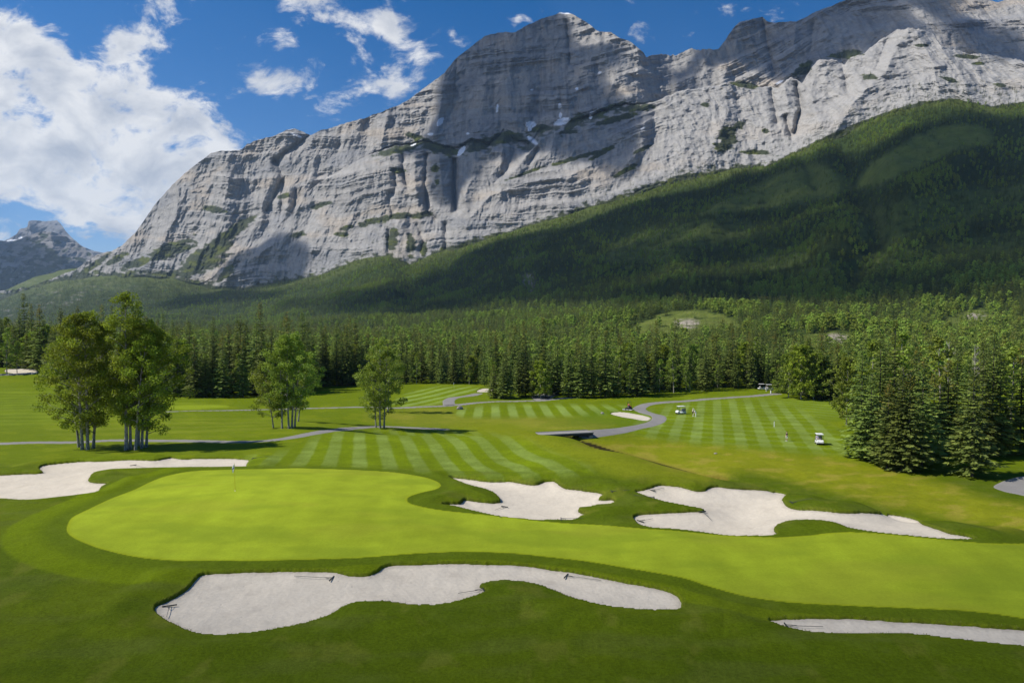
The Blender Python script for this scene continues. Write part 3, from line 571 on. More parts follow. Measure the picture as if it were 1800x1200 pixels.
LINES = [
 ([(388,268),(399,310),(394,360),(388,405),(330,470)], 26, 55), ([(352,285),(330,330),(300,400),(250,450)], 24, 30), ([(430,300),(440,340),(470,330)], 12, -26),
 ([(484,285),(500,312),(482,345),(470,370)], 9, -60), ([(465,330),(460,380)], 9, 26), ([(497,322),(494,372)], 4, -34), ([(508,330),(505,365)], 7, 26), ([(520,335),(518,362)], 4, -30),
 ([(545,236),(530,250),(500,270),(488,285)], 6, -40), ([(600,228),(594,270)], 5, -16), ([(680,205),(668,262)], 12, 30), ([(650,220),(640,280)], 8, -22),
 ([(783,128),(776,165),(772,200),(764,235)], 17, 52), ([(803,108),(800,150),(795,190)], 7, -22), ([(905,60),(900,100),(890,150),(905,210)], 18, 26), ([(996,40),(1000,80),(1001,112)], 4, -30),
 ([(1048,60),(1070,110),(1110,170)], 16, 22), ([(960,80),(950,150),(940,200)], 16, -18), ([(1080,140),(1060,190)], 9, 16), ([(840,120),(850,180),(842,230)], 14, 18), ([(870,140),(868,200)], 8, -16),
 ([(708,272),(707,300),(716,330)], 4, -34), ([(728,270),(730,330),(740,380)], 10, 24), ([(750,272),(746,320),(752,372),(765,385)], 4, -40), ([(772,275),(778,340)], 11, 26), ([(799,280),(799,330),(801,368)], 6, -75), ([(835,265),(830,310),(815,350)], 15, 30),
 ([(905,262),(890,300),(870,320)], 6, -26), ([(885,246),(880,290)], 9, 20), ([(950,246),(925,275),(905,300)], 9, 26), ([(945,262),(930,290)], 4, -22), ([(978,232),(965,270),(915,300)], 12, 20),
 ([(693,300),(695,330),(684,350),(690,380)], 5, -26), ([(640,300),(600,370),(560,420)], 24, 20), ([(565,322),(600,370),(660,400)], 14, -14),
 ([(683,405),(682,440),(690,470)], 4, -34), ([(705,400),(722,430),(735,460)], 14, 26), ([(733,395),(745,425),(738,440)], 4, -26), ([(783,395),(783,440)], 5, -40), ([(800,380),(820,400)], 8, 18),
 ([(550,330),(555,360),(540,395)], 8, -20), ([(500,415),(450,450),(380,505)], 15, 38), ([(545,430),(560,460),(545,490)], 10, -12),
 ([(1150,190),(1148,240),(1120,300),(1105,318)], 16, -30), ([(1135,210),(1128,260),(1090,300)], 14, 22), ([(1040,290),(1000,310),(930,320),(860,345),(830,380)], 12, 26), ([(1060,290),(1095,320)], 7, -16),
 ([(1275,148),(1280,200),(1250,260)], 20, 24), ([(1355,158),(1362,190),(1366,215)], 5, -34), ([(1378,150),(1385,180)], 8, 26), ([(1400,150),(1408,190),(1397,235)], 5, -52), ([(1380,205),(1392,245)], 4, -34), ([(1440,106),(1425,160),(1440,220)], 20, 30), ([(1480,112),(1490,160)], 8, -26),
 ([(1602,50),(1575,80),(1560,120),(1500,180),(1470,230)], 22, 46), ([(1612,60),(1640,110),(1650,160)], 16, 26), ([(1560,70),(1540,120)], 8, -26), ([(1655,85),(1690,130),(1700,160)], 14, 28), ([(1670,80),(1720,110),(1780,160)], 14, -30), ([(1730,110),(1760,150)], 16, 22),
 ([(1340,32),(1352,90),(1362,130)], 6, -34), ([(1300,42),(1290,100),(1270,140)], 16, 30), ([(1430,40),(1425,90)], 7, -22), ([(1400,40),(1395,80)], 9, 20), ([(1250,92),(1220,130),(1190,150)], 16, 22), ([(1660,-20),(1700,40),(1720,80)], 24, 36), ([(1590,0),(1640,30)], 16, 18),
 ([(200,445),(240,465),(220,485)], 10, 18), ([(275,360),(262,420),(230,470)], 12, -20), ([(310,325),(310,380),(280,440),(240,480)], 11, 20), ([(340,440),(300,480)], 8, -16)]
rel = seglines(PXm, PRm, LINES)
wx = 40 * fbm(Xm / 420, Zm / 420, 3)
gull = (ridged((Xm + wx) / 150, Zm / 620, 3) - .35)
fineg = (ridged((Xm + wx) / 42, Zm / 150 + 9, 3) - .35)
frac = fbm(Xm / 34, Zm / 34, 5); frac2 = ridged(Xm / 60 + Zm / 140, Zm / 55, 4) - .3
dip = np.interp(PXm[0], [0, 350, 700, 1000, 1250, 1500, 1900], [.10, .05, -.06, .02, -.16, -.30, -.18])
s_ = Zm + dip * (Xm - Xm.mean()) + 55 * fbm(Xm / 800, Zm / 700, 2) + 6 * fbm(Xm / 60, Zm / 60, 3)
stw = (1 - .75 * rightb) * (1 - .35 * lowleft) * (.25 + 1.0 * sstep(-.25, .5, fbm(Xm / 330, Zm / 170 + 4, 3)))
terr = 78 * saw(s_ / 118) + 25 * saw(s_ / 37 + .3) * (.5 + sstep(-.3, .3, fbm(Xm / 150, Zm / 60, 3))) + 10.5 * saw(s_ / 14.5 + .1)
big = ridged((Xm + 2.2 * wx) / 330 + .4, Zm / 900 + 2, 2) - .3
d_ = rel * 1.25 + 34 * big * (1 - .3 * lowleft) + 30 * gull * (1 + .5 * rightb) + 7 * fineg * (1 + .4 * rightb) + (6 + 4 * rightb) * frac + 3.5 * rightb * frac2 + .36 * stw * terr
d_ += 5 * (ridged((Xm + wx) / 15, Zm / 40, 2) - .3) * (1 + .5 * rightb)
# smooth scree aprons at the foot
foot = np.exp(-((Tm - PRm) / 26) ** 2) * (row_i < 300); d_ = d_ * (1 - .6 * foot)
ledge = sstep(296, 302, row_i) * sstep(330, 318, row_i) * sstep(620, 690, PXm); d_ *= (1 - .6 * ledge)
scl = (Dm / 2900); d_ = d_ * scl * sstep(0, 6, row_i)
k_ = 1 - d_ / Dm; XM = Xm * k_; YM = Dm * k_; ZM = CAMZ + (Zm - CAMZ) * k_
# colours
n3 = fbm(Xm / 300, Zm / 120, 4); band = fbm(Xm / 1400 + 3, s_ / 26, 4); band2 = pnoise(Xm / 500, s_ / 7)
cr_ = np.empty(Xm.shape + (3,)); cr_[:] = C(.43, .412, .388)
cr_ = cr_ * (1 + .20 * band * stw + .07 * band2 * stw + .12 * frac + .12 * n3)[..., None]
cr_ = blend(cr_, C(.52, .42, .31), sstep(.15, .65, n3) * .45); cr_ = blend(cr_, C(.33, .335, .35), sstep(-.2, -.75, n3) * .6)
streak = fbm(Xm / 16, Zm / 170, 3); cr_ = cr_ * (1 - .22 * sstep(.1, .7, streak) * (1 - lowerp * .3))[..., None]
cr_ = blend(cr_, C(.52, .50, .465), foot * .55); cr_ = blend(cr_, C(.50, .485, .46), rightb * .5)
crk = sstep(.62, .86, 1 - np.abs(pnoise(Xm / 55 + wx / 30, Zm / 260)) * 6) ; cr_ = cr_ * (1 - .12 * crk)[..., None]
VB = [(705,262,52,7,-14),(740,245,34,6,20),(775,262,42,10,14),(870,246,62,10,-9),(842,258,30,8,-12),(905,240,26,8,20),(948,225,24,9,5),(1008,216,28,9,-42),(1000,232,18,5,0),(1055,198,62,7,-22),(1118,190,40,7,-6),(1080,210,45,6,-15),(1020,276,66,4,-16),(925,304,40,3,-20),(765,296,8,8,0),(768,320,5,5,0),(1060,268,30,5,-30),(1130,262,20,4,-25),
      (400,414,64,11,-36),(352,448,42,12,-32),(388,438,30,10,-30),(563,361,22,5,-18),(300,440,50,14,-20),(240,462,34,8,-20),(345,470,60,14,-20),(280,485,70,8,-5),(400,478,26,8,-40),(375,368,24,6,10),(610,400,14,5,-20),(660,388,34,6,-14),(700,380,30,6,-10),(740,378,24,6,-8),(600,412,12,5,0),(525,412,14,5,-10),
      (690,420,10,26,10),(722,430,9,22,0),(745,440,6,16,0),(160,470,44,6,-36),(110,495,40,5,-26),(205,455,26,6,-30),(700,300,16,5,0),(500,345,14,5,-20),(1145,365,14,5,0),
      (1488,96,30,8,-8),(1412,122,22,9,-38),(1310,150,26,6,10),(1530,136,16,5,10),(1700,100,24,4,5),(1718,112,14,3,0),(1668,140,18,4,15),(1620,80,12,3,0),(1280,240,18,22,0),(1300,220,10,8,0),(1330,268,28,5,0),(1270,258,16,12,0),(1345,230,6,5,0),(1760,150,12,4,0),(1240,185,8,5,0),(1100,300,26,5,-30),(1400,285,20,6,0)]
veg = np.zeros(Xm.shape)
for (bx, by, rx, ry, tl) in VB:
    m = (np.abs(PXm - bx) < 2.2 * max(rx, ry)) & (np.abs(PRm - by) < 2.2 * max(rx, ry)); c_, s2 = math.cos(math.radians(tl)), math.sin(math.radians(tl))
    dx, dy = PXm[m] - bx, PRm[m] - by; q = ((dx * c_ + dy * s2) / rx) ** 2 + ((-dx * s2 + dy * c_) / ry) ** 2; veg[m] = np.maximum(veg[m], np.exp(-q * .8))
edge = np.exp(-np.clip(T_row(PXm) - PRm, 0, 200) / np.interp(PXm, [0, 400, 700, 1000, 1150, 1300, 1400, 1700], [26, 13, 9, 14, 20, 16, 4, 4]))
vn = fbm(PXm / 14, PRm / 6, 4); veg = np.maximum(veg, edge * .95)
vw = sstep(.42, .62, veg + .30 * vn); ledgeV = ledge * sstep(-.35, .15, vn) * sstep(640, 690, PXm) * sstep(1180, 1130, PXm); vw = np.maximum(vw, ledgeV * .75)
cr_ *= .755; cr_ = blend(cr_, C(.030, .042, .012), vw * .92); cr_ = blend(cr_, C(.095, .11, .02), vw * sstep(.1, .5, fbm(PXm / 30, PRm / 12 + 5, 3)) * .8)
cr_ = blend(cr_, C(.22, .18, .14), sstep(.35, .7, fbm(PXm / 30 + 4, PRm / 8, 3)) * ledge * .8 * (1 - vw))
SN = [(933,219,7,4.5,0),(931,226,3,4,0),(936,247,9,3,38),(988,214,11,4.5,-18),(984,186,2.5,4,0),(985,203,2,4,0),(774,214,3.5,7,35),(757,236,4,2,0),(739,247,3,1.5,-20),(727,254,4,1.5,-25),(811,266,3.2,8,38),(822,235,2.2,1.6,0),(874,191,1.8,6,8),(1042,199,6,2,-20),(1038,206,2,3,0),(992,23,12,1.6,2),(521,238,8,1.8,22),(512,227,5,1.2,-15),(1014,156,2,2,0),(1054,128,3,1.5,-20),(1370,145,6,1.5,-30),(1130,226,4,1.5,-30),(935,158,2,1,0)]
snow = np.zeros(Xm.shape)
for (bx, by, rx, ry, tl) in SN:
    m = (np.abs(PXm - bx) < 20) & (np.abs(PRm - by) < 20); c_, s2 = math.cos(math.radians(tl)), math.sin(math.radians(tl))
    dx, dy = PXm[m] - bx, PRm[m] - by; q = (((dx * c_ + dy * s2) / rx) ** 2 + ((-dx * s2 + dy * c_) / ry) ** 2) * .62; snow[m] = np.maximum(snow[m], sstep(1.25, .85, q + .5 * pnoise(dx / 3 + bx, dy / 3)))
cr_ = blend(cr_, C(.82, .83, .86), snow)
m, t, out = newmat('limestone'); M_rock = m
ob = t.node('ShaderNodeTexCoord').outputs['Object']; c = attr(t, 'col').outputs['Color']
a1 = t.noise(t.mapping(ob, (1, 1, 2.2)), .06, 8, .68); a2 = t.noise(t.mapping(ob, (1, 1, 3.0), rot=(0, .12, 0)), .16, 5, .65); a3 = t.noise(t.mapping(ob, (1.6, 1, .4)), .10, 4, .6)
F = t.math('MULTIPLY', t.math('MULTIPLY_ADD', a1, .7, .65), t.math('MULTIPLY_ADD', a2, .4, .8)); F = t.math('MULTIPLY', F, t.math('MULTIPLY_ADD', a3, .24, .88))
hh = t.math('ADD', t.math('MULTIPLY', a1, 1.0), t.math('ADD', t.math('MULTIPLY', a2, .55), t.math('MULTIPLY', a3, .4)))
principled(t, out, scalev(t, c, F), .92, .12, 0, bump(t, hh, .55, 10.0))
o = link('mountain', mesh_np('mountain', np.stack([XM, YM, ZM], -1).reshape(-1, 3), gridfaces(*PRm.shape), M_rock, {'col': np.clip(cr_, .01, .9).reshape(-1, 3)})); tagp(o, kind='structure')
# distant peaks on the left
def far_peak(x0, x1, nx, R_, Tr, D0, slope, seed, colr, vegc, vegthr, dispk, lines=()):
    xs = np.linspace(x0, x1, nx); Rr = curve(R_)(xs) + .8 * fbm(xs / 8, xs * 0 + seed, 3); Tt = np.full(nx, float(Tr)); B_ = (Tt + Rr) / 2
    pr, dd = profile_sheet(xs, Tt, np.full(nx, float(D0)), B_, 0, 0 * xs, 0 * xs + 5, Rr, slope, slope, 110, 3, 130, 10)
    px = np.broadcast_to(xs, pr.shape); u_, e_ = ray(px, pr); x_ = u_ * dd; z_ = CAMZ + e_ * dd
    k = D0 / 3000.; st = z_ + .12 * x_ + 120 * fbm(x_ / 1800, z_ / 1200 + seed, 2)
    d = dispk * k * (34 * (ridged(x_ / (190 * k) + seed, z_ / (500 * k), 4) - .3) + 12 * fbm(x_ / (45 * k), z_ / (45 * k), 4) + 26 * saw(st / (90 * k)) + 14 * saw(st / (36 * k))) + seglines(px, pr, lines)
    q = 1 - d / dd; c0 = np.empty(pr.shape + (3,)); c0[:] = colr; c0 *= (1 + .3 * fbm(x_ / 900, st / (30 * k), 4))[..., None]
    c0 = blend(c0, vegc, sstep(vegthr, vegthr + .3, fbm(px / 20 + seed, pr / 10, 4) + (pr - Rr) / 90.))
    for (bx, by, rx, ry) in [(22,424,10,3.2),(36,420,3.6,5)]: c0 = blend(c0, C(.85,.87,.9), sstep(1.2, .9, ((px - bx) / rx) ** 2 + ((pr - by) / ry) ** 2) * (seed == 5))
    return link('mountain', mesh_np('mountain', np.stack([x_ * q, dd * q, CAMZ + (z_ - CAMZ) * q], -1).reshape(-1, 3), gridfaces(*pr.shape), M_rock, {'col': np.clip(c0, .01, .9).reshape(-1, 3)}))
o = far_peak(-260, 330, 420, [(-260,452),(-100,440),(0,426),(15,420),(30,411),(34,403),(48,399),(50,389),(58,387),(80,389),(100,387),(108,395),(116,407),(130,421),(145,433),(165,441),(180,444),(330,470)], 545, 8600, 1.25, 5, C(.19, .19, .20), C(.09, .10, .08), 1.3, .8, [([(50,390),(58,430)], 10, 160)]); tagp(o, kind='structure')
o = far_peak(-260, 300, 420, [(-260,440),(-100,428),(0,423),(20,425),(45,417),(62,410),(75,407),(90,407),(108,412),(125,421),(140,431),(165,449),(190,462),(300,500)], 548, 6600, 1.3, 9, C(.20, .19, .185), C(.04, .05, .025), .25, 1.0, [([(88,408),(95,440),(120,480),(110,530)], 20, 240), ([(20,440),(60,470),(80,520)], 14, -120)]); tagp(o, kind='structure')

# ------------------------------------------------------------------ clouds overhead, outside the frame, whose shadows fall on the scene
def surf_px(x, y):
    """a point of the massif, the hillside or the ground under image position (x, y)"""
    if y <= T_row(x) + 4:
        j = int(np.clip(np.searchsorted(xm, x), 0, MXN - 1)); r = PRm[:676, j]; rmin = r.min()
        if y < rmin: i = 675; ex = (rmin - y)
        else: i = int(np.argmax(r <= y)); ex = 0
        D_ = Dm[i, j] + ex * 14; u_ = Xm[i, j] / Dm[i, j]; return np.array([u_ * D_, D_, Zm[i, j] + ex * 2])
    j = int(np.clip(np.searchsorted(uh, (x - 900) / 1200.), 0, HX - 1)); r = PRh[:, j]; i = int(np.argmax(r <= y)) if (r <= y).any() else HY - 1
    return np.array([Xh[i, j], Dh[i, j], Zh[i, j]])
m, t, out = newmat('cloud_vapour'); M_cloud = m
op = attr(t, 'opac').outputs['Fac']; tr = t.node('ShaderNodeBsdfTransparent'); df = t.node('ShaderNodeBsdfDiffuse'); df.inputs[0].default_value = (.85, .86, .88, 1)
mx = t.node('ShaderNodeMixShader'); t.l.new(op, mx.inputs[0]); t.l.new(tr.outputs[0], mx.inputs[1]); t.l.new(df.outputs[0], mx.inputs[2]); t.l.new(mx.outputs[0], out.inputs[0])
ZC = 2700.
def shadow_cloud(pts3, label, soft_m, opac, seed, thick=90., holes=0., rag=1.):
    q = np.array([p + L * (ZC - p[2]) / L[2] for p in pts3])[:, :2]; q = smoothpoly(q, 3)
    lo, hi = q.min(0) - 120, q.max(0) + 120; n = 150; gx, gy = np.meshgrid(np.linspace(lo[0], hi[0], n), np.linspace(lo[1], hi[1], n))
    sz = (hi - lo).mean()
    s = sdf(gx, gy, q, 1e4) + rag * soft_m * .9 * fbm(gx / (soft_m * 3.2) + seed, gy / (soft_m * 3.2), 4)
    h = np.sqrt(np.clip(s, 0, thick * 2) / (thick * 2)) * thick
    h *= (1 + .25 * fbm(gx / 160 + seed, gy / 160, 3)); op_ = sstep(0, soft_m, s) * opac
    if holes: op_ *= 1 - holes * sstep(.15, .6, fbm(gx / (sz * .22) + seed * 3, gy / (sz * .12), 3))
    fm = fc(s) > -soft_m * .3; F = gridfaces(n, n, fm)
    Vt = np.stack([gx, gy, ZC + h], -1).reshape(-1, 3); Vb = np.stack([gx, gy, ZC - .35 * h - .5], -1).reshape(-1, 3)
    V = np.vstack([Vt, Vb]); FF = np.vstack([F, F[:, ::-1] + len(Vt)]); o1 = 1 - np.sqrt(1 - np.clip(op_, 0, 1)); a = np.concatenate([o1.ravel(), o1.ravel()])
    v, f, at = compact(V, FF, {'opac': a}); o = link('cloud', mesh_np('cloud', v, f, M_cloud, at)); tagp(o, label, 'cloud', kind='structure'); return o
def sp(pts): return [surf_px(x, y) for x, y in pts]
shadow_cloud(sp([(783,122),(800,95),(850,50),(930,28),(990,-5),(1008,45),(1022,80),(1060,92),(1105,84),(1140,92),(1120,130),(1085,150),(1110,185),(1142,205),(1146,262),(1132,312),(1085,318),(1000,292),(930,296),(880,310),(838,344),(805,374),(768,368),(752,330),(735,292),(688,280),(700,262),(755,238),(772,195)]), 'white cumulus cloud above the main peak', 45, .93, 1, holes=.12, rag=.5)
shadow_cloud(sp([(1172,148),(1200,120),(1250,80),(1285,30),(1340,5),(1430,-10),(1500,-60),(1650,-90),(1690,-10),(1705,40),(1760,66),(1830,95),(1830,112),(1700,96),(1650,66),(1638,58),(1600,50),(1545,72),(1500,98),(1440,106),(1400,140),(1360,154),(1300,146),(1240,152),(1190,166)]), 'white cumulus cloud above the right ridge', 45, .92, 4, holes=.15, rag=.4)
shadow_cloud(sp([(470,540),(560,524),(640,508),(700,488),(760,470),(830,440),(880,420),(930,408),(1000,390),(1080,362),(1160,345),(1260,316),(1340,300),(1415,272),(1470,268),(1515,258),(1565,236),(1640,203),(1700,192),(1780,205),(1900,215),(2050,300),(2050,500),(1850,515),(1760,532),(1690,548),(1600,552),(1500,556),(1400,552),(1300,546),(1200,540),(1150,548),(1080,552),(1000,545),(900,542),(820,556),(740,562),(660,560),(560,556),(500,552)]), 'broad white cumulus cloud above the forested hillside', 70, .90, 7, holes=.42, rag=.6)
shadow_cloud(sp([(500,418),(538,430),(556,455),(543,490),(490,504),(420,512),(365,510),(385,490),(430,460),(470,432)]), 'small white cloud above the lower slabs', 35, .9, 9, rag=.3)
shadow_cloud(sp([(250,540),(300,526),(350,516),(420,514),(470,512),(500,520),(440,532),(380,538),(300,548)]), 'small white cloud above the forest edge', 40, .8, 12, rag=.6)
shadow_cloud([np.array(p) for p in [(-3300,6200,400),(-4300,5300,100),(-6200,5700,60),(-7600,7600,600),(-7400,8700,900),(-5750,8700,900),(-5000,7400,700)]], 'white cloud above the distant valley', 120, .92, 14, rag=.6)
# thin veil of cloud over the near edge of the course
shadow_cloud([np.array(p, float) for p in [(-110,46,0),(-30,43,0),(10,41,0),(60,40,0),(120,44,0),(170,10,0),(150,-90,0),(-150,-90,0),(-190,0,0)]], 'thin white veil of cloud above the near end of the course', 16, .60, 17, thick=14, rag=.5)
# ------------------------------------------------------------------ trees
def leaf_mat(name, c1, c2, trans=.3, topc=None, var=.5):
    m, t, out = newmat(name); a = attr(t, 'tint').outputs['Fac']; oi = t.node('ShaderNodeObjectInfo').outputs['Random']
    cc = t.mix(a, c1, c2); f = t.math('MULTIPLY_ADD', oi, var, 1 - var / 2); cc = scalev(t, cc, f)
    hs = t.node('ShaderNodeHueSaturation'); t.l.new(cc, hs.inputs['Color']); t.l.new(t.math('MULTIPLY_ADD', oi, .03, .485), hs.inputs['Hue']); cc = hs.outputs[0]
    if topc:
        hgt = attr(t, 'hgt').outputs['Fac']; fr = t.math('FRACT', t.math('MULTIPLY', oi, 7.31))
        cc = t.mix(t.math('MULTIPLY', t.ramp(hgt, .55, .97), t.math('MULTIPLY', t.ramp(fr, .35, .9), t.ramp(a, .2, .9))), cc, topc)
    d = t.node('ShaderNodeBsdfPrincipled'); t.put(d.inputs['Base Color'], cc); d.inputs['Roughness'].default_value = .62; d.inputs['Specular IOR Level'].default_value = .22
    tl = t.node('ShaderNodeBsdfTranslucent'); t.put(tl.inputs[0], scalev(t, t.mix(.35, cc, (.16, .2, .01, 1)), 1.3))
    mx = t.node('ShaderNodeMixShader'); mx.inputs[0].default_value = trans; t.l.new(d.outputs[0], mx.inputs[1]); t.l.new(tl.outputs[0], mx.inputs[2]); t.l.new(mx.outputs[0], out.inputs[0]); return m
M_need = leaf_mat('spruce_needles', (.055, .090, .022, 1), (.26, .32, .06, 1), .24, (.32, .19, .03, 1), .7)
M_leaf = leaf_mat('poplar_leaves', (.15, .215, .022, 1), (.34, .42, .06, 1), .38, None, .4)
M_leafd = leaf_mat('dark_poplar_leaves', (.13, .175, .012, 1), (.34, .42, .035, 1), .38, None, .3)
def bark(name, c1, c2, sc=3.):
    m, t, out = newmat(name); ob = t.node('ShaderNodeTexCoord').outputs['Object']
    n = t.noise(t.mapping(ob, (1, 1, .5)), sc * 2, 5, .7); k = t.ramp(n, .5, .64)
    principled(t, out, t.mix(k, c1, c2), .9, .15, 0, bump(t, n, .6, .03)); return m
M_needf = leaf_mat('distant_conifer_needles', (.040, .066, .018, 1), (.20, .245, .045, 1), .18, (.34, .21, .03, 1), .9)
M_leaff = leaf_mat('distant_aspen_leaves', (.24, .33, .04, 1), (.50, .60, .12, 1), .4, None, .5)
M_barkp = bark('pale_poplar_bark', (.31, .29, .25, 1), (.08, .07, .055, 1)); M_barkd = bark('grey_spruce_bark', (.10, .085, .07, 1), (.04, .034, .028, 1))
M_dead = bark('dead_wood', (.36, .33, .30, 1), (.2, .18, .16, 1))
def norm(v): return v / np.maximum(np.linalg.norm(v, axis=-1, keepdims=True), 1e-9)
def diamonds(o, d, s, l, w_, tint, hgt, mid=.45):
    """flat pointed leaves: origin, direction, side, length, width"""
    n = len(o); V = np.empty((n, 4, 3)); V[:, 0] = o; V[:, 1] = o + d * (l * mid)[:, None] + s * (w_ * .5)[:, None]; V[:, 2] = o + d * l[:, None]; V[:, 3] = o + d * (l * mid)[:, None] - s * (w_ * .5)[:, None]
    F = np.arange(n * 4).reshape(n, 4); return V.reshape(-1, 3), F, np.repeat(tint, 4), np.repeat(hgt, 4)
def spruce(seed, H_=18., R_=3.0, whorls=40, nb=8, ns=7, shape=.85, base=.05, gap=.12, fat=1.):
    g = np.random.default_rng(seed); O, Dd, S, Ln, Wd, Ti, Hg = [], [], [], [], [], [], []
    phase = g.uniform(0, 6.28); lobes = g.uniform(.82, 1.12, 7)
    for w_i in range(whorls):
        t = (w_i + g.uniform(0, .8)) / whorls; z = H_ * (base + (1 - base) * t ** .93); n = max(4, int(nb * (1 - .45 * t)))
        az = g.uniform(0, 6.28) + np.arange(n) * 6.28 / n + g.normal(0, .22, n)
        Lr = R_ * ((1 - t) ** shape + .025) * g.uniform(.68, 1.12, n) * g.uniform(.85, 1.1) * lobes[(np.floor((az + phase + t * 4) / .9).astype(int)) % 7]
        if t < .12: Lr *= .62 + 3 * t
        Lr[g.random(n) < gap] *= .35
        tilt = np.where(t > .75, .45, -.12 - .25 * (1 - t)) + g.normal(0, .10, n)
        for k in range(n):
            m_ = max(2, int(ns * (.35 + .65 * Lr[k] / R_))); r = np.linspace(.16, .96, m_) * Lr[k]; bd = np.array([math.cos(az[k]), math.sin(az[k])])
            zz = z + np.tan(tilt[k]) * r + .16 * r * r / max(Lr[k], .3) * .9; ctr = np.stack([bd[0] * r, bd[1] * r, zz], -1); tone = g.normal(0, .16)
            for sg in (-1, 1):
                a_ = az[k] + sg * g.uniform(.45, 1.0, m_); dn = g.uniform(-.5, .02, m_); ll = fat * (.20 * Lr[k] + .26) * g.uniform(.7, 1.2, m_) * (1 - .35 * r / Lr[k])
                d = norm(np.stack([np.cos(a_), np.sin(a_), dn], -1)); s = norm(np.cross(d, np.array([0, 0, 1.])) + g.normal(0, .45, (m_, 3)))
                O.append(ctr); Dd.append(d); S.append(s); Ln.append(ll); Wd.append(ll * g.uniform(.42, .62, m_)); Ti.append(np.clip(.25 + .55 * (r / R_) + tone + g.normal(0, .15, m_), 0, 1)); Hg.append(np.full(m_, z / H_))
            O.append(ctr[-1:]); Dd.append(norm(np.array([[bd[0], bd[1], tilt[k] + .15]]))); S.append(norm(np.array([[-bd[1], bd[0], g.normal(0, .3)]]))); Ln.append(np.array([.22 * Lr[k] + .25])); Wd.append(np.array([.11 * Lr[k] + .12])); Ti.append(np.array([np.clip(.6 + tone, 0, 1)])); Hg.append(np.array([z / H_]))
    V, F, T_, Hh = diamonds(*[np.concatenate(q) for q in (O, Dd, S, Ln, Wd, Ti, Hg)]); return V, F, T_, Hh
def tube(path, rad, n=7):
    p = np.array(path, float); r = np.asarray(rad, float); k = len(p); t = norm(np.gradient(p, axis=0)); ref = np.where(np.abs(t[:, 2:3]) > .9, np.array([[1., 0, 0]]), np.array([[0, 0, 1.]]))
    a = norm(np.cross(t, ref)); b = np.cross(t, a); th = np.arange(n) * 2 * np.pi / n
    V = p[:, None] + r[:, None, None] * (np.cos(th)[None, :, None] * a[:, None] + np.sin(th)[None, :, None] * b[:, None]); V = V.reshape(-1, 3)
    i = np.arange(k - 1)[:, None] * n; j = np.arange(n)[None]; F = np.stack([i + j, i + (j + 1) % n, i + n + (j + 1) % n, i + n + j], -1).reshape(-1, 4)
    V = np.vstack([V, p[-1:]]); tip = len(V) - 1; ls = (k - 1) * n; cap = np.array([[ls + q, ls + (q + 1) % n, tip, tip] for q in range(n)]); return V, F, cap[:, :3]
def join(parts):
    V, F, T3 = [], [], []; o = 0
    for v, f, c in parts: V.append(v); F.append(f + o); T3.append(c + o); o += len(v)
    return np.vstack(V), np.vstack(F), np.vstack(T3)
def tube_mesh(name, parts, mat):
    V, F, T3 = join(parts); me = bpy.data.meshes.new(name); me.from_pydata(V.tolist(), [], F.tolist() + T3.tolist()); me.polygons.foreach_set('use_smooth', [True] * len(me.polygons)); me.materials.append(mat); me.update(); return me
def spruce_trunk(H_, r=.17, mat=None): return tube_mesh('trunk', [tube([(0, 0, -.5), (0, 0, H_ * .3), (0, 0, H_ * .97)], [r * 1.15, r * .75, .02], 6)], mat or M_barkd)
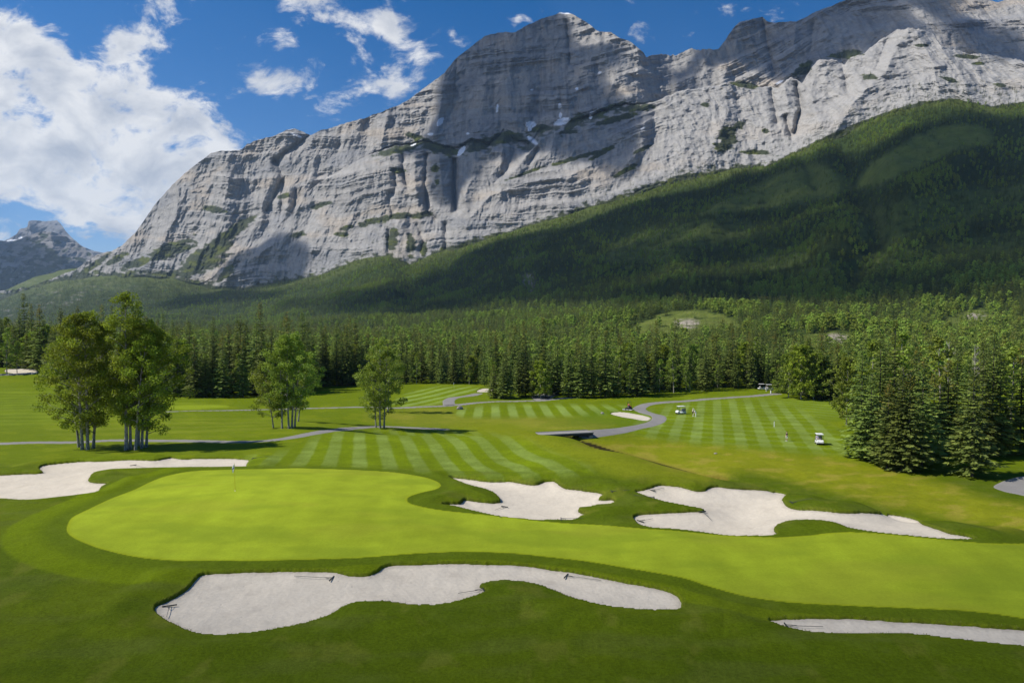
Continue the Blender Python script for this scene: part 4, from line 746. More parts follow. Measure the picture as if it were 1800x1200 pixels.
def poplar(seed, H_=18., R_=3.2, hb=.14, nl=26, lpc=70, leaf=.20, lean=(0, 0), skew=0., crownpow=.8, gaps=.25):
    """returns trunk parts and leaf arrays for one stem with limbs and clumped foliage"""
    g = np.random.default_rng(seed); n = 9; tz = np.linspace(0, 1, n); wob = np.cumsum(g.normal(0, .09, (n, 2)), 0) * tz[:, None]
    path = np.stack([wob[:, 0] + lean[0] * tz ** 1.2, wob[:, 1] + lean[1] * tz ** 1.2, -.4 + (H_ * .97 + .4) * tz], -1); rad = .19 * (H_ / 18) * (1 - .93 * tz) ** .9 + .012
    rad[0] *= 1.3; parts = [tube(path, rad, 8)]; Cc, Cr, Ct = [], [], []
    def at(h): return np.array([np.interp(h, path[:, 2], path[:, k]) for k in range(3)])
    ph = g.uniform(0, 6.28)
    for i in range(nl):
        f = (i + g.uniform(0, .9)) / nl; h = H_ * (hb + (1 - hb) * f ** .9); prof = (np.sin(np.pi * np.clip(.12 + .86 * f, 0, 1)) ** crownpow) * (1.06 - .42 * f)
        az = ph + i * 2.4 + g.normal(0, .3); Lr = R_ * max(prof, .12) * g.uniform(.55, 1.12) * (1 + skew * math.cos(az)); up = g.uniform(.35, .95) + .5 * f
        st = at(h - .35 * Lr * up * .8) if h > 1.5 else at(h); dirn = np.array([math.cos(az), math.sin(az), 0]); q = np.linspace(0, 1, 5); drop = np.array([0, 0, 1.])
        lp = st + dirn * (Lr * q)[:, None] + drop * (Lr * up * (q ** .8) * .75)[:, None] + g.normal(0, .07, (5, 3)) * q[:, None]
        parts.append(tube(lp, (.055 * (H_ / 18) * (1 - q) + .012) * (1 - .5 * f), 5))
        for qq in (.42, .62, .8, 1.0):
            if g.random() < gaps and qq < .9: continue
            c0 = st + dirn * Lr * qq + drop * Lr * up * qq ** .8 * .75; sub = g.normal(0, .34 * (.5 + Lr / R_), 3); sub[2] *= .7; Cc.append(c0 + sub); Cr.append(g.uniform(.42, .85) * (.62 + .38 * Lr / R_)); Ct.append(g.normal(0, .2))
            parts.append(tube(np.array([c0 - dirn * .2, c0 + sub * .9]), [.014, .006], 3))
    Cc.append(at(H_ * .96)); Cr.append(.5); Ct.append(0.1)
    Cc = np.array(Cc); Cr = np.array(Cr); Ct = np.array(Ct); m_ = (lpc * (Cr / .65) ** 2).astype(int) + 12; idx = np.repeat(np.arange(len(Cc)), m_); N_ = len(idx)
    v = norm(g.normal(0, 1, (N_, 3))) * (g.random(N_) ** .42)[:, None]; v[:, 2] *= .78; o = Cc[idx] + v * Cr[idx][:, None] * 1.25
    d = norm(g.normal(0, 1, (N_, 3)) + np.array([0, 0, -.35])); s = norm(np.cross(d, g.normal(0, 1, (N_, 3)) + np.array([.0, 0, .8])))
    l = leaf * g.uniform(.75, 1.35, N_); tint = np.clip(.42 + Ct[idx] + g.normal(0, .24, N_), 0, 1)
    return parts, diamonds(o - d * (l * .5)[:, None], d, s, l, l * .8, tint, np.clip(o[:, 2] / H_, 0, 1))
def crown_mesh(data, mat): V, F, T_, Hh = data; return mesh_np('crown', V, F, mat, {'tint': T_, 'hgt': Hh}, smooth=False)

def thing(name, x, y, z, label, cat, group=None, rz=0., sc=1.):
    o = bpy.data.objects.new(name, None); o.empty_display_size = .3; col.objects.link(o); o.location = (x, y, z); o.rotation_euler = (0, 0, rz); o.scale = (sc,) * 3 if np.isscalar(sc) else sc
    return tagp(o, label, cat, group)
def plant(kind, parts, x, y, z, label, cat, group=None, rz=None, sc=1.):
    o = thing(kind, x, y, z, label, cat, group, random.uniform(0, 6.28) if rz is None else rz, sc)
    for nm, me in parts: c = bpy.data.objects.new(nm, me); col.objects.link(c); c.parent = o
    return o
# prototypes (mesh data only)
SPR = []
for i, (H_, R_, wh, nb, ns, shp) in enumerate([(18, 2.9, 42, 9, 8, .85), (20, 2.6, 46, 9, 8, .78), (16, 3.3, 36, 10, 8, .95), (14, 3.4, 32, 10, 8, 1.0), (19, 2.2, 44, 8, 7, .72)]):
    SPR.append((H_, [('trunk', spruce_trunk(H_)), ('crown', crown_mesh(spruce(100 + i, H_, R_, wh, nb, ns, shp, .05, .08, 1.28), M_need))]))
POPL_WIDE = None
SPRL = []     # lighter versions for the distant tree wall
for i, (H_, R_, wh, nb, ns, shp) in enumerate([(18, 2.8, 26, 7, 5, .85), (20, 2.5, 28, 7, 5, .78), (16, 3.2, 22, 8, 5, .95), (19, 2.1, 28, 7, 4, .7)]):
    0 and SPRL.append((H_, [('trunk', spruce_trunk(H_)), ('crown', crown_mesh(spruce(200 + i, H_, R_, wh, nb, ns, shp), M_need))]))
def pop_proto(seed, H_, R_, hb, nl, lpc, leaf, mat, bk=None, **kw):
    pr, lf = poplar(seed, H_, R_, hb, nl, lpc, leaf, **kw); return (H_, [('trunk', tube_mesh('trunk', pr, bk or M_barkp)), ('crown', crown_mesh(lf, mat))])
POPL = [pop_proto(300 + i, H_, R_, .16, 20, 34, .36, M_leaf) for i, (H_, R_) in enumerate([(15, 3.0), (17, 3.4), (13, 3.2)])]

POPL.append(pop_proto(360, 14, 5.2, .02, 44, 44, .38, M_leaf, gaps=.1, crownpow=.55))
POPL.append(pop_proto(361, 12, 4.6, .03, 38, 44, .38, M_leafd, gaps=.1, crownpow=.55))
def edge_ground(x, y, Dmin=17.): p = hit([x], [y], Dmin)[0]; return p[0], p[1], gz(p[0], p[1])
def top_scale(x, y_base, y_top, D_, H_): return (D_ * (y_base - y_top) / 1200.) / H_

# left clump of tall balsam poplars: four stems, then six stems
STEMS = [  # x, base row, top row, crown radius m, crown base fraction, lean, skew, label
 (139,785,590,3.0,.12,(-1.6,.2),-.15,'leftmost leaning stem of the first poplar clump, pale bark, low sweeping foliage'),
 (145,790,556,3.2,.16,(-.4,-.3),0,'second stem in the left poplar clump, straight pale trunk under a broad crown'),
 (154,790,548,3.1,.15,(.3,.4),0,'third stem in the left poplar clump, thick dark trunk'),
 (164,787,566,2.7,.13,(1.1,.3),.1,'rightmost stem of the first poplar clump, leaning toward the tallest poplar'),
 (222,791,512,2.1,.20,(.2,0),0,'tallest poplar of the course with pointed top, leftmost trunk of the second clump'),
 (229,790,560,2.2,.22,(.3,.3),0,'dark trunked poplar close beside the tallest poplar'),
 (238,791,590,2.6,.2,(1.4,-.2),.1,'poplar with strongly leaning white trunk in the second clump'),
 (249,788,566,2.8,.14,(1.0,.2),.1,'poplar with two pale stems right of the leaning white trunk'),
 (257,786,580,3.0,.10,(2.0,-.3),.25,'rightmost poplar of the second clump with wide low branches over the shadow'),
 (243,784,575,2.6,.18,(.6,.9),0,'poplar at the back of the second clump, mostly hidden by foliage')]
for i, (x, yb, yt, R_, hb, ln, sk, lab) in enumerate(STEMS):
    X0, Y0, Z0 = edge_ground(x, yb); H_ = Y0 * (yb - yt) / 1200.
    pr, lf = poplar(400 + i, H_, R_ * 1.35, hb, 36, 112, .185, lean=ln, skew=sk, gaps=.32)
    plant('poplar_tree', [('trunk', tube_mesh('trunk', pr, M_barkp)), ('crown', crown_mesh(lf, M_leafd))], X0, Y0, Z0, lab, 'tree', 'tall poplars beside the left cart path', 0)
STEMS2 = [
 (481,752,640,2.5,.12,(-1.6,0),-.1,'leftmost aspen of the middle group with bare twiggy left side'),
 (496,753,600,2.3,.22,(-.3,.2),0,'slim dark trunked aspen second in the middle group'),
 (508,753,590,2.4,.2,(-.5,0),0,'white trunked aspen in the centre of the middle group'),
 (513,752,586,2.5,.2,(.5,.3),0,'tallest aspen of the middle group right of the white trunk'),
 (518,750,604,2.5,.16,(1.3,0),.1,'aspen on the right side of the middle group with rounded crown'),
 (524,741,620,2.4,.16,(1.8,.2),.15,'leaning aspen at the right back of the middle group'),
 (661,752,640,2.0,.12,(-1.0,0),-.1,'short left stem of the lone aspen trio by the path'),
 (668,753,598,2.5,.2,(-.1,.2),0,'tallest stem of the lone aspen trio by the path'),
 (675,753,615,2.3,.2,(.9,0),.15,'right stem of the lone aspen trio with a branch reaching right'),
 (682,724,610,1.9,.3,(.4,0),0,'thin aspen standing behind the lone aspen trio')]
for i, (x, yb, yt, R_, hb, ln, sk, lab) in enumerate(STEMS2):
    X0, Y0, Z0 = edge_ground(x, yb); H_ = Y0 * (yb - yt) / 1200.
    pr, lf = poplar(440 + i, H_, R_ * (1.4 if i < 6 else 1.95), hb, 28, 84, .21, lean=ln, skew=sk, gaps=.3)
    plant('aspen_tree', [('trunk', tube_mesh('trunk', pr, M_barkp)), ('crown', crown_mesh(lf, M_leaf))], X0, Y0, Z0, lab, 'tree', 'aspens beside the bend of the cart path', 0)
# right-hand spruce stand, the nearest ones placed one by one
RS = [ # x, base row, top row, proto, wide, kind, label
 (1708,838,640,3,1.0,'s','lone shorter spruce in front of the right stand, brownish green, next to the path end'),
 (1513,806,612,2,1.0,'s','leftmost big dark spruce at the corner of the right stand'),
 (1545,800,585,0,1.1,'s','tall spruce behind the left corner of the right stand'),
 (1560,822,668,3,1.05,'s','low bushy spruce at the front edge of the right stand'),
 (1584,826,640,2,1.0,'s','dark spruce with bare lower trunk in the middle of the right stand front'),
 (1597,828,650,3,1.1,'s','broad spruce at the front centre of the right stand'),
 (1620,818,625,2,1.05,'s','wide spruce behind the front centre with orange cones'),
 (1640,806,650,3,1.2,'s','spreading spruce at the right side of the front group'),
 (1655,800,700,3,1.3,'s','low spruce skirt beside the shaded gap'),
 (1570,792,560,1,1.05,'s','very tall spruce rising behind the front group'),
 (1605,790,596,4,1.2,'s','narrow spruce with yellow brown top above the front group'),
 (1700,802,628,0,1.15,'s','tall brown topped spruce behind the lone front spruce'),
 (1725,806,596,1,1.05,'s','tallest spruce on the right side with dense crown'),
 (1743,800,578,0,1.1,'s','tall spruce with pointed top second from the right edge'),
 (1756,798,620,2,1.1,'s','dark full spruce beside the bare trunk at the right edge'),
 (1793,797,600,4,1.2,'s','spruce with bare lower trunk cut by the right edge'),
 (1815,800,612,0,1.2,'s','spruce mostly beyond the right edge'),
 (1680,786,600,1,1.2,'s','spruce deep in the right stand between the two front groups'),
 (1488,748,632,3,.8,'b','pale barked birch at the far left end of the right stand'),
 (1497,748,630,1,1,'b','second pale birch at the far left end of the right stand'),
 (1650,775,592,1,1.2,'b','leafy green poplar with dead pale twigs above the right stand'),
 (1530,770,600,0,1.2,'b','leafy poplar among spruces behind the corner spruce'),
 (1590,768,583,1,1.2,'b','broad leafy poplar in the back of the right stand'),
 (1775,780,610,0,1.2,'b','leafy poplar between the tall right spruces'),
 (1530,812,655,3,1.0,'s','bushy spruce between the corner spruce and the front group'),
 (1612,800,606,0,1.3,'s','full spruce filling the middle of the right stand'),
 (1553,785,600,2,1.2,'s','wide spruce behind the left part of the right stand'),
 (1665,790,630,2,1.2,'s','dark bushy spruce above the shaded gap')]
for (x, yb, yt, pi, wd, kd, lab) in RS:
    X0, Y0, Z0 = edge_ground(x, yb, 75); H_, parts = (SPR if kd == 's' else POPL)[pi]; s = top_scale(x, yb, yt, Y0, H_)
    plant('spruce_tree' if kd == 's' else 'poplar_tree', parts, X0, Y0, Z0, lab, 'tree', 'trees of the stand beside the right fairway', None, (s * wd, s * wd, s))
# dead grey snags among them
def snag(seed, H_):
    g = np.random.default_rng(seed); pr = [tube([(0, 0, -.3), (.1, 0, H_ * .5), (.2, .1, H_)], [.11, .07, .015], 6)]
    for k in range(22):
        h = H_ * g.uniform(.35, .98); a = g.uniform(0, 6.28); l = g.uniform(.8, 2.6) * (1.25 - h / H_); p0 = np.array([.1, 0, h]); d = np.array([math.cos(a), math.sin(a), g.uniform(.3, 1.1)]); pr.append(tube([p0, p0 + d * l * .5, p0 + d * l + [0, 0, .3]], [.04, .025, .008], 4))
        for j in range(3): q = p0 + d * l * g.uniform(.3, 1); e_ = g.normal(0, 1, 3) * .4 + [0, 0, .5]; pr.append(tube([q, q + e_], [.015, .006], 3))
    return tube_mesh('trunk', pr, M_dead)
SN_M = [snag(i, 15) for i in range(3)]
for i, (x, yb, yt, lab) in enumerate([(1712,775,606,'bare dead tree with forked pale branches above the right stand'), (1665,770,600,'dead grey tree leaning among the spruces right of centre')]):
    X0, Y0, Z0 = edge_ground(x, yb, 75); s = top_scale(x, yb, yt, Y0, 15); plant('dead_tree', [('trunk', SN_M[i % 3])], X0, Y0, Z0, lab, 'dead tree', 'dead trees in the right stand', None, (s * 1.1, s * 1.1, s))
# groups standing free in front of the tree wall
FG = [(868,699,640,2,'s','orange tinted spruce at the left of the island of trees on the far hole'),(884,700,628,3,'s','bushy spruce in the island of trees on the far hole'),(898,700,622,0,'s','spruce beside the tallest one in the tree island'),(912,697,583,1,'s','tallest spruce of the island of trees on the far hole'),(924,697,612,2,'s','dark spruce at the right of the island of trees'),
      (862,697,655,0,'b','small leafy tree at the left tip of the island of trees'),(938,699,626,4,'s','thin yellowing spruce left of the parked cart'),(950,700,636,4,'b','orange topped leafy tree beside the parked cart'),
      (1120,697,606,2,'s','lone blue green spruce standing before the tree wall'),
      (1368,690,640,3,'s','small blue green spruce left of the rounded clump'),(1386,699,622,3,'b','round bushy tree at the left of the free standing clump'),(1408,702,610,4,'b','wide round leafy tree in the middle of the free standing clump'),(1430,702,618,3,'b','wide round leafy tree at the right of the free standing clump'),(1446,700,630,4,'b','low round tree at the right end of the free standing clump'),(1415,694,600,0,'b','leafy tree top rising behind the free standing clump'),
      (12,657,577,1,'b','dark leafy tree at the left edge of the frame'),(-12,659,585,0,'b','dark leafy tree cut by the left edge of the frame'),(30,655,600,2,'b','smaller leafy tree right of the left edge pair'),
      (573,678,572,1,'s','pointed spruce right of the middle aspens'),(592,677,566,4,'s','very tall narrow spruce between the two aspen groups'),(610,678,570,1,'s','tall dark spruce left of the lone aspen trio'),(773,673,596,4,'s','narrow dark spruce standing clear behind the striped green'),(797,674,590,0,'s','tall spruce with clear outline left of the island of trees')]
for (x, yb, yt, pi, kd, lab) in FG:
    X0, Y0, Z0 = edge_ground(x, yb, 125); H_, parts = (SPR if kd == 's' else POPL)[pi]; s = top_scale(x, yb, yt, Y0, H_); wd = 1.25 if pi in (2, 3) and kd == 's' else 1.0
    plant('spruce_tree' if kd == 's' else 'leafy_tree', parts, X0, Y0, Z0, lab, 'tree', 'trees standing clear of the tree wall', None, (s * wd, s * wd, s))
# the tree wall behind the far fairways
EDGE = np.array([(-60,645),(0,645),(70,650),(100,672),(200,685),(300,697),(345,699),(440,699),(540,690),(565,680),(600,677),(660,676),(720,674),(800,675),(850,678),(930,690),(960,694),(1010,700),(1050,700),(1100,696),(1160,693),(1210,690),(1260,686),(1300,683),(1350,682),(1385,694),(1440,702),(1480,705)], float)
EL = [(0, 60, 'by the far left bunkers'), (60, 200, 'behind the left poplar clump'), (200, 340, 'right of the tallest poplar'), (340, 450, 'left of the middle aspens'), (450, 560, 'behind the middle aspens'), (560, 660, 'between the aspen groups'), (660, 850, 'behind the small striped far fairway'), (850, 960, 'behind the island of trees'), (960, 1035, 'right of the gravel pad'), (1035, 1110, 'left of the lone blue green spruce'), (1110, 1240, 'behind the red mower and path'), (1240, 1360, 'behind the far tee'), (1360, 1430, 'behind the rounded clump'), (1430, 1500, 'between the rounded clump and right stand')]
wall_pts = []
ndone = 0
for row in range(5):
    x = -30. + 11 * row
    while x < 1500:
        yb = float(np.interp(x, EDGE[:, 0], EDGE[:, 1])); p = hit([x], [yb], 125)[0]; D_ = p[1] + row * 5.5 + random.uniform(0, 3); u_ = ray(x, yb)[0]; X0 = u_ * D_
        step = (4.2 + .7 * row) * 1200 / D_ * random.uniform(.7, 1.35)
        kd = 's' if random.random() < (.80 if x < 1000 else .68) else 'b'; pi = random.randrange(5 if kd == 's' else 5); H_, parts = (SPR if kd == 's' else POPL)[pi]
        hgt = (random.triangular(9, 21, 15) if kd == 's' else random.uniform(6.5, 13.5)) * (.8 if 640 < x < 860 else 1) * (1.17 if x < 640 else 1) * (1 + .07 * row); s = hgt / H_
        Z0 = float(H(np.array([X0]), np.array([D_]))[0]) - .15
        seg = [l for a, b, l in EL if a <= max(x, 0) < b][0]; fb = ['front row', 'second row', 'third row', 'fourth row', 'back row'][row]
        wx_, wy_ = random.uniform(.85, 1.22), random.uniform(.9, 1.15)
        what = ('very tall' if hgt > 18 else 'tall' if hgt > 15.5 else 'mid height' if hgt > 12.5 else 'low') + (' narrow' if wx_ < .97 else ' broad' if wx_ > 1.1 else '') + (' dark spruce' if kd == 's' else ' leafy tree')
        if ndone < 300:
            plant('spruce_tree' if kd == 's' else 'leafy_tree', parts, X0, D_, Z0, f'{what}, {fb}, {seg}', 'tree', 'tree wall behind the far fairways', None, (s * wx_, s * wy_, s)); ndone += 1
        x += step
print('tree wall', ndone)

# ------------------------------------------------------------------ forest beyond, thousands of trees read as one mass
proto_col = bpy.data.collections.new('forest_tree_kinds')      # source meshes, not in the scene
def add_proto(k, me): o = bpy.data.objects.new('kind_%02d' % k, me); proto_col.objects.link(o)
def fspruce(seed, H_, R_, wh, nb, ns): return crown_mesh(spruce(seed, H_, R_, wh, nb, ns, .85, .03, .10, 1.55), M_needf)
NK = 0
for k in range(4): add_proto(k, fspruce(500 + k, 1 * 16., [2.7, 3.1, 2.3, 2.9][k], 18, 7, 3))
for k in range(3):
    pr, lf = poplar(520 + k, 12., 3.3, .10, 12, 13, .85, gaps=.1); add_proto(4 + k, crown_mesh(lf, M_leaff))
def scatter():
    g = np.random.default_rng(11); out = []
    # sample depth so that near trees stand dense, far ones a little sparser
    for (Da, Db, sp_) in [(205, 420, 5.0), (420, 800, 5.2), (800, 1400, 5.8), (1400, 2200, 6.8), (2200, 3200, 8.5), (3200, 4600, 11.)]:
        area = 2 * 1.02 * (Db ** 2 - Da ** 2) / 2; n = int(area / sp_ ** 2); D_ = np.sqrt(g.uniform(Da ** 2, Db ** 2, n)); u_ = g.uniform(-1.02, 1.02, n); X_ = u_ * D_; x_ = 900 + 1200 * u_
        k = (D_ < T_D(x_) * 1.0); X_, D_, u_, x_ = X_[k], D_[k], u_[k], x_[k]; Z_ = H(X_, D_); e_ = (Z_ - CAMZ) / D_; r_ = row_of(e_); px_ = col_of(u_, e_)
        mw = meadow(px_, r_); pt = fbm(X_ / 60, D_ / 90, 3); dens = (1 - mw) * (1 - .5 * sstep(.2, .6, fbm(X_ / 200 + 7, D_ / 300, 3)) * sstep(900, 1500, D_))
        pe = hit_edge(x_); dens = dens * (1 - .55 * sstep(.15, .5, fbm(X_ / 45 + 9, D_ / 60, 3)) * sstep(1200, 500, D_)); keep = (g.random(len(X_)) < dens) & (D_ > pe + 24 + 5 * np.sin(x_ / 37.))
        keep &= ~((x_ > 1460) & (D_ < 135))
        X_, D_, Z_, r_, px_, pt = X_[keep], D_[keep], Z_[keep], r_[keep], px_[keep], pt[keep]
        lowland = sstep(900, 350, D_) ; pb = np.clip(.12 + .22 * lowland + .75 * sstep(-.05, .30, fbm(X_ / 95 + 3, D_ / 190, 4)), 0, .9) * sstep(3200, 2000, D_) * .85
        isb = g.random(len(X_)) < pb; kind = np.where(isb, 4 + g.integers(0, 3, len(X_)), g.integers(0, 4, len(X_)))
        sc = g.uniform(.45, 1.22, len(X_)) * (1 - .15 * sstep(.85, 1, D_ / T_D(px_))) * np.where(isb, .85, 1.0) * (1 + .3 * sstep(1500, 3200, D_)) * np.where(mw[keep] > .4, .6, 1)
        out.append(np.stack([X_, D_, Z_ - .4, sc, kind], -1))
    # single trees clinging to ledges and slabs
    P_ = np.stack([XM, YM, ZM], -1); prob = (vw > .6) & (row_i > 2) & (row_i < 660); ii = np.argwhere(prob); w_ = (Dm[prob] ** 2); ii = ii[g.choice(len(ii), min(5200, len(ii)), replace=False)]
    p = P_[ii[:, 0], ii[:, 1]]; n = len(p); out.append(np.stack([p[:, 0], p[:, 1], p[:, 2] - 2, g.uniform(.7, 1.15, n), g.integers(0, 4, n)], -1))
    near = (T_row(PXm) - PRm < 34) & (T_row(PXm) - PRm > -4) & (row_i < 300) & (fbm(PXm / 9 + 3, PRm / 5, 3) > .12); ii = np.argwhere(near); ii = ii[g.choice(len(ii), min(1500, len(ii)), replace=False)]
    p = P_[ii[:, 0], ii[:, 1]]; n = len(p); out.append(np.stack([p[:, 0], p[:, 1], p[:, 2] - 2, g.uniform(.5, 1.05, n), g.integers(0, 4, n)], -1))
    return np.vstack(out)
_ex = np.linspace(-250, 2050, 60); _ey = np.interp(_ex, EDGE[:, 0], EDGE[:, 1]); _eh = hit(_ex, np.where(_ex > 1490, 742, _ey), 125)[:, 1]; _eh[_ex > 1490] = 128
def hit_edge(x_): return np.interp(x_, _ex, _eh)
FP = scatter(); n = len(FP); print('forest trees', n)
me = bpy.data.meshes.new('forest'); me.vertices.add(n); me.vertices.foreach_set('co', FP[:, :3].astype(np.float32).ravel())
for nm, v, ty in (('tsc', FP[:, 3], 'FLOAT'), ('trz', rng.uniform(0, 6.28, n), 'FLOAT')): a_ = me.attributes.new(nm, ty, 'POINT'); a_.data.foreach_set('value', v.astype(np.float32))
a_ = me.attributes.new('tkind', 'INT', 'POINT'); a_.data.foreach_set('value', FP[:, 4].astype(np.int32))
fo = link('forest', me); tagp(fo, kind='stuff'); fo['label'] = 'dense conifer and aspen forest covering the valley floor and mountainside'; fo['category'] = 'forest'
ng = bpy.data.node_groups.new('forest_planting', 'GeometryNodeTree'); ng.interface.new_socket('Geometry', in_out='INPUT', socket_type='NodeSocketGeometry'); ng.interface.new_socket('Geometry', in_out='OUTPUT', socket_type='NodeSocketGeometry')
g_ = NT(ng); gi = g_.node('NodeGroupInput'); go = g_.node('NodeGroupOutput'); iop = g_.node('GeometryNodeInstanceOnPoints'); ci = g_.node('GeometryNodeCollectionInfo'); ci.inputs['Collection'].default_value = proto_col; ci.inputs['Separate Children'].default_value = True; ci.inputs['Reset Children'].default_value = True
def na(nm, ty): a = g_.node('GeometryNodeInputNamedAttribute', data_type=ty); a.inputs['Name'].default_value = nm; return a.outputs['Attribute']
g_.l.new(gi.outputs[0], iop.inputs['Points']); g_.l.new(ci.outputs[0], iop.inputs['Instance']); iop.inputs['Pick Instance'].default_value = True
g_.l.new(na('tkind', 'INT'), iop.inputs['Instance Index']); cx = g_.node('ShaderNodeCombineXYZ'); g_.l.new(na('trz', 'FLOAT'), cx.inputs[2]); g_.l.new(cx.outputs[0], iop.inputs['Rotation']); g_.l.new(na('tsc', 'FLOAT'), iop.inputs['Scale']); g_.l.new(iop.outputs[0], go.inputs[0])
md = fo.modifiers.new('forest_planting', 'NODES'); md.node_group = ng
# ------------------------------------------------------------------ built objects
import bmesh
M_white = simple('white_cart_paint', (.78, .78, .76), .35, .5, var=.04); M_black = simple('black_plastic', (.018, .018, .02), .55); M_tyre = simple('tyre_rubber', (.022, .022, .022), .85, .2)
M_rim = simple('pale_wheel_rim', (.55, .55, .53), .4); M_grey = simple('grey_vinyl', (.30, .29, .28), .6); M_red = simple('red_mower_paint', (.42, .02, .015), .35); M_metal = simple('steel', (.35, .35, .36), .35, .5, 1)
M_skin = simple('skin', (.50, .30, .21), .6, var=.03); M_hair = simple('dark_hair', (.03, .02, .015), .8); M_yel = simple('yellow_pole', (.62, .50, .03), .45); M_flag = simple('white_flag_cloth', (.80, .80, .84), .8)
M_navy = simple('navy_print', (.05, .06, .2), .7); M_conc = simple('bridge_timber', (.27, .255, .235), .85, .2, var=.3, scale=3); M_dark = simple('dark_beam', (.05, .047, .045), .85); M_stone = simple('lichen_boulder', (.27, .24, .21), .9, .2, var=.35, scale=2.5)
M_rake = simple('dark_green_rake', (.018, .026, .024), .6); M_handle = simple('weathered_rake_handle', (.055, .065, .06), .6)
m, t, out = newmat('clear_windscreen'); g1 = t.node('ShaderNodeBsdfGlossy'); g1.inputs['Roughness'].default_value = .05; tr = t.node('ShaderNodeBsdfTransparent'); tr.inputs[0].default_value = (.85, .9, .9, 1); mx = t.node('ShaderNodeMixShader'); mx.inputs[0].default_value = .14; t.l.new(tr.outputs[0], mx.inputs[1]); t.l.new(g1.outputs[0], mx.inputs[2]); t.l.new(mx.outputs[0], out.inputs[0]); M_glass = m
def cloth(n, c): return simple(n, c, .85, .15, var=.08, scale=9)
def bm_mesh(name, bm, mats, smooth=False):
    me = bpy.data.meshes.new(name); bmesh.ops.recalc_face_normals(bm, faces=bm.faces); bm.to_mesh(me); bm.free()
    for q in mats: me.materials.append(q)
    if smooth: me.polygons.foreach_set('use_smooth', [True] * len(me.polygons))
    return me
def box(bm, c, s, rot=None, bev=0.0, mi=0):
    M = Matrix.Translation(c) @ (rot.to_4x4() if rot else Matrix.Identity(4)) @ Matrix.Diagonal((s[0], s[1], s[2], 1))
    r = bmesh.ops.create_cube(bm, size=1, matrix=M); vs = r['verts']; fs = set(f for v in vs for f in v.link_faces)
    if bev: 
        r2 = bmesh.ops.bevel(bm, geom=list(set(e for v in vs for e in v.link_edges)), offset=bev, segments=2, affect='EDGES', profile=.6); fs |= set(r2['faces'])
    for f in fs:
        if f.is_valid: f.material_index = mi
def cyl(bm, a, b, r, n=10, r2=None, mi=0):
    a, b = Vector(a), Vector(b); d = b - a; M = Matrix.Translation((a + b) / 2) @ d.to_track_quat('Z', 'Y').to_matrix().to_4x4()
    q = bmesh.ops.create_cone(bm, cap_ends=True, segments=n, radius1=r, radius2=r if r2 is None else r2, depth=d.length, matrix=M)
    for f in set(f for v in q['verts'] for f in v.link_faces): f.material_index = mi
def extr(bm, prof, y0, y1, bev=.02, mi=0):
    """side profile (x, z) extruded across y"""
    a = [bm.verts.new((x, y0, z)) for x, z in prof]; b = [bm.verts.new((x, y1, z)) for x, z in prof]; n = len(prof); fs = [bm.faces.new(a), bm.faces.new(b[::-1])]
    for i in range(n): fs.append(bm.faces.new((a[i], b[i], b[(i + 1) % n], a[(i + 1) % n])))
    for f in fs: f.material_index = mi
    if bev:
        es = list(set(e for f in fs for e in f.edges)); bmesh.ops.bevel(bm, geom=es, offset=bev, segments=2, affect='EDGES')
def part(name, parent, bm, mats, smooth=False, mod=None): o = link(name, bm_mesh(name, bm, mats if isinstance(mats, list) else [mats], smooth), parent); return o
def nb(): return bmesh.new()
def copytree(o, parent=None):
    c = o.copy(); col.objects.link(c); c.parent = parent
    for ch_ in [x for x in bpy.data.objects if x.parent == o]: copytree(ch_, c)
    return c

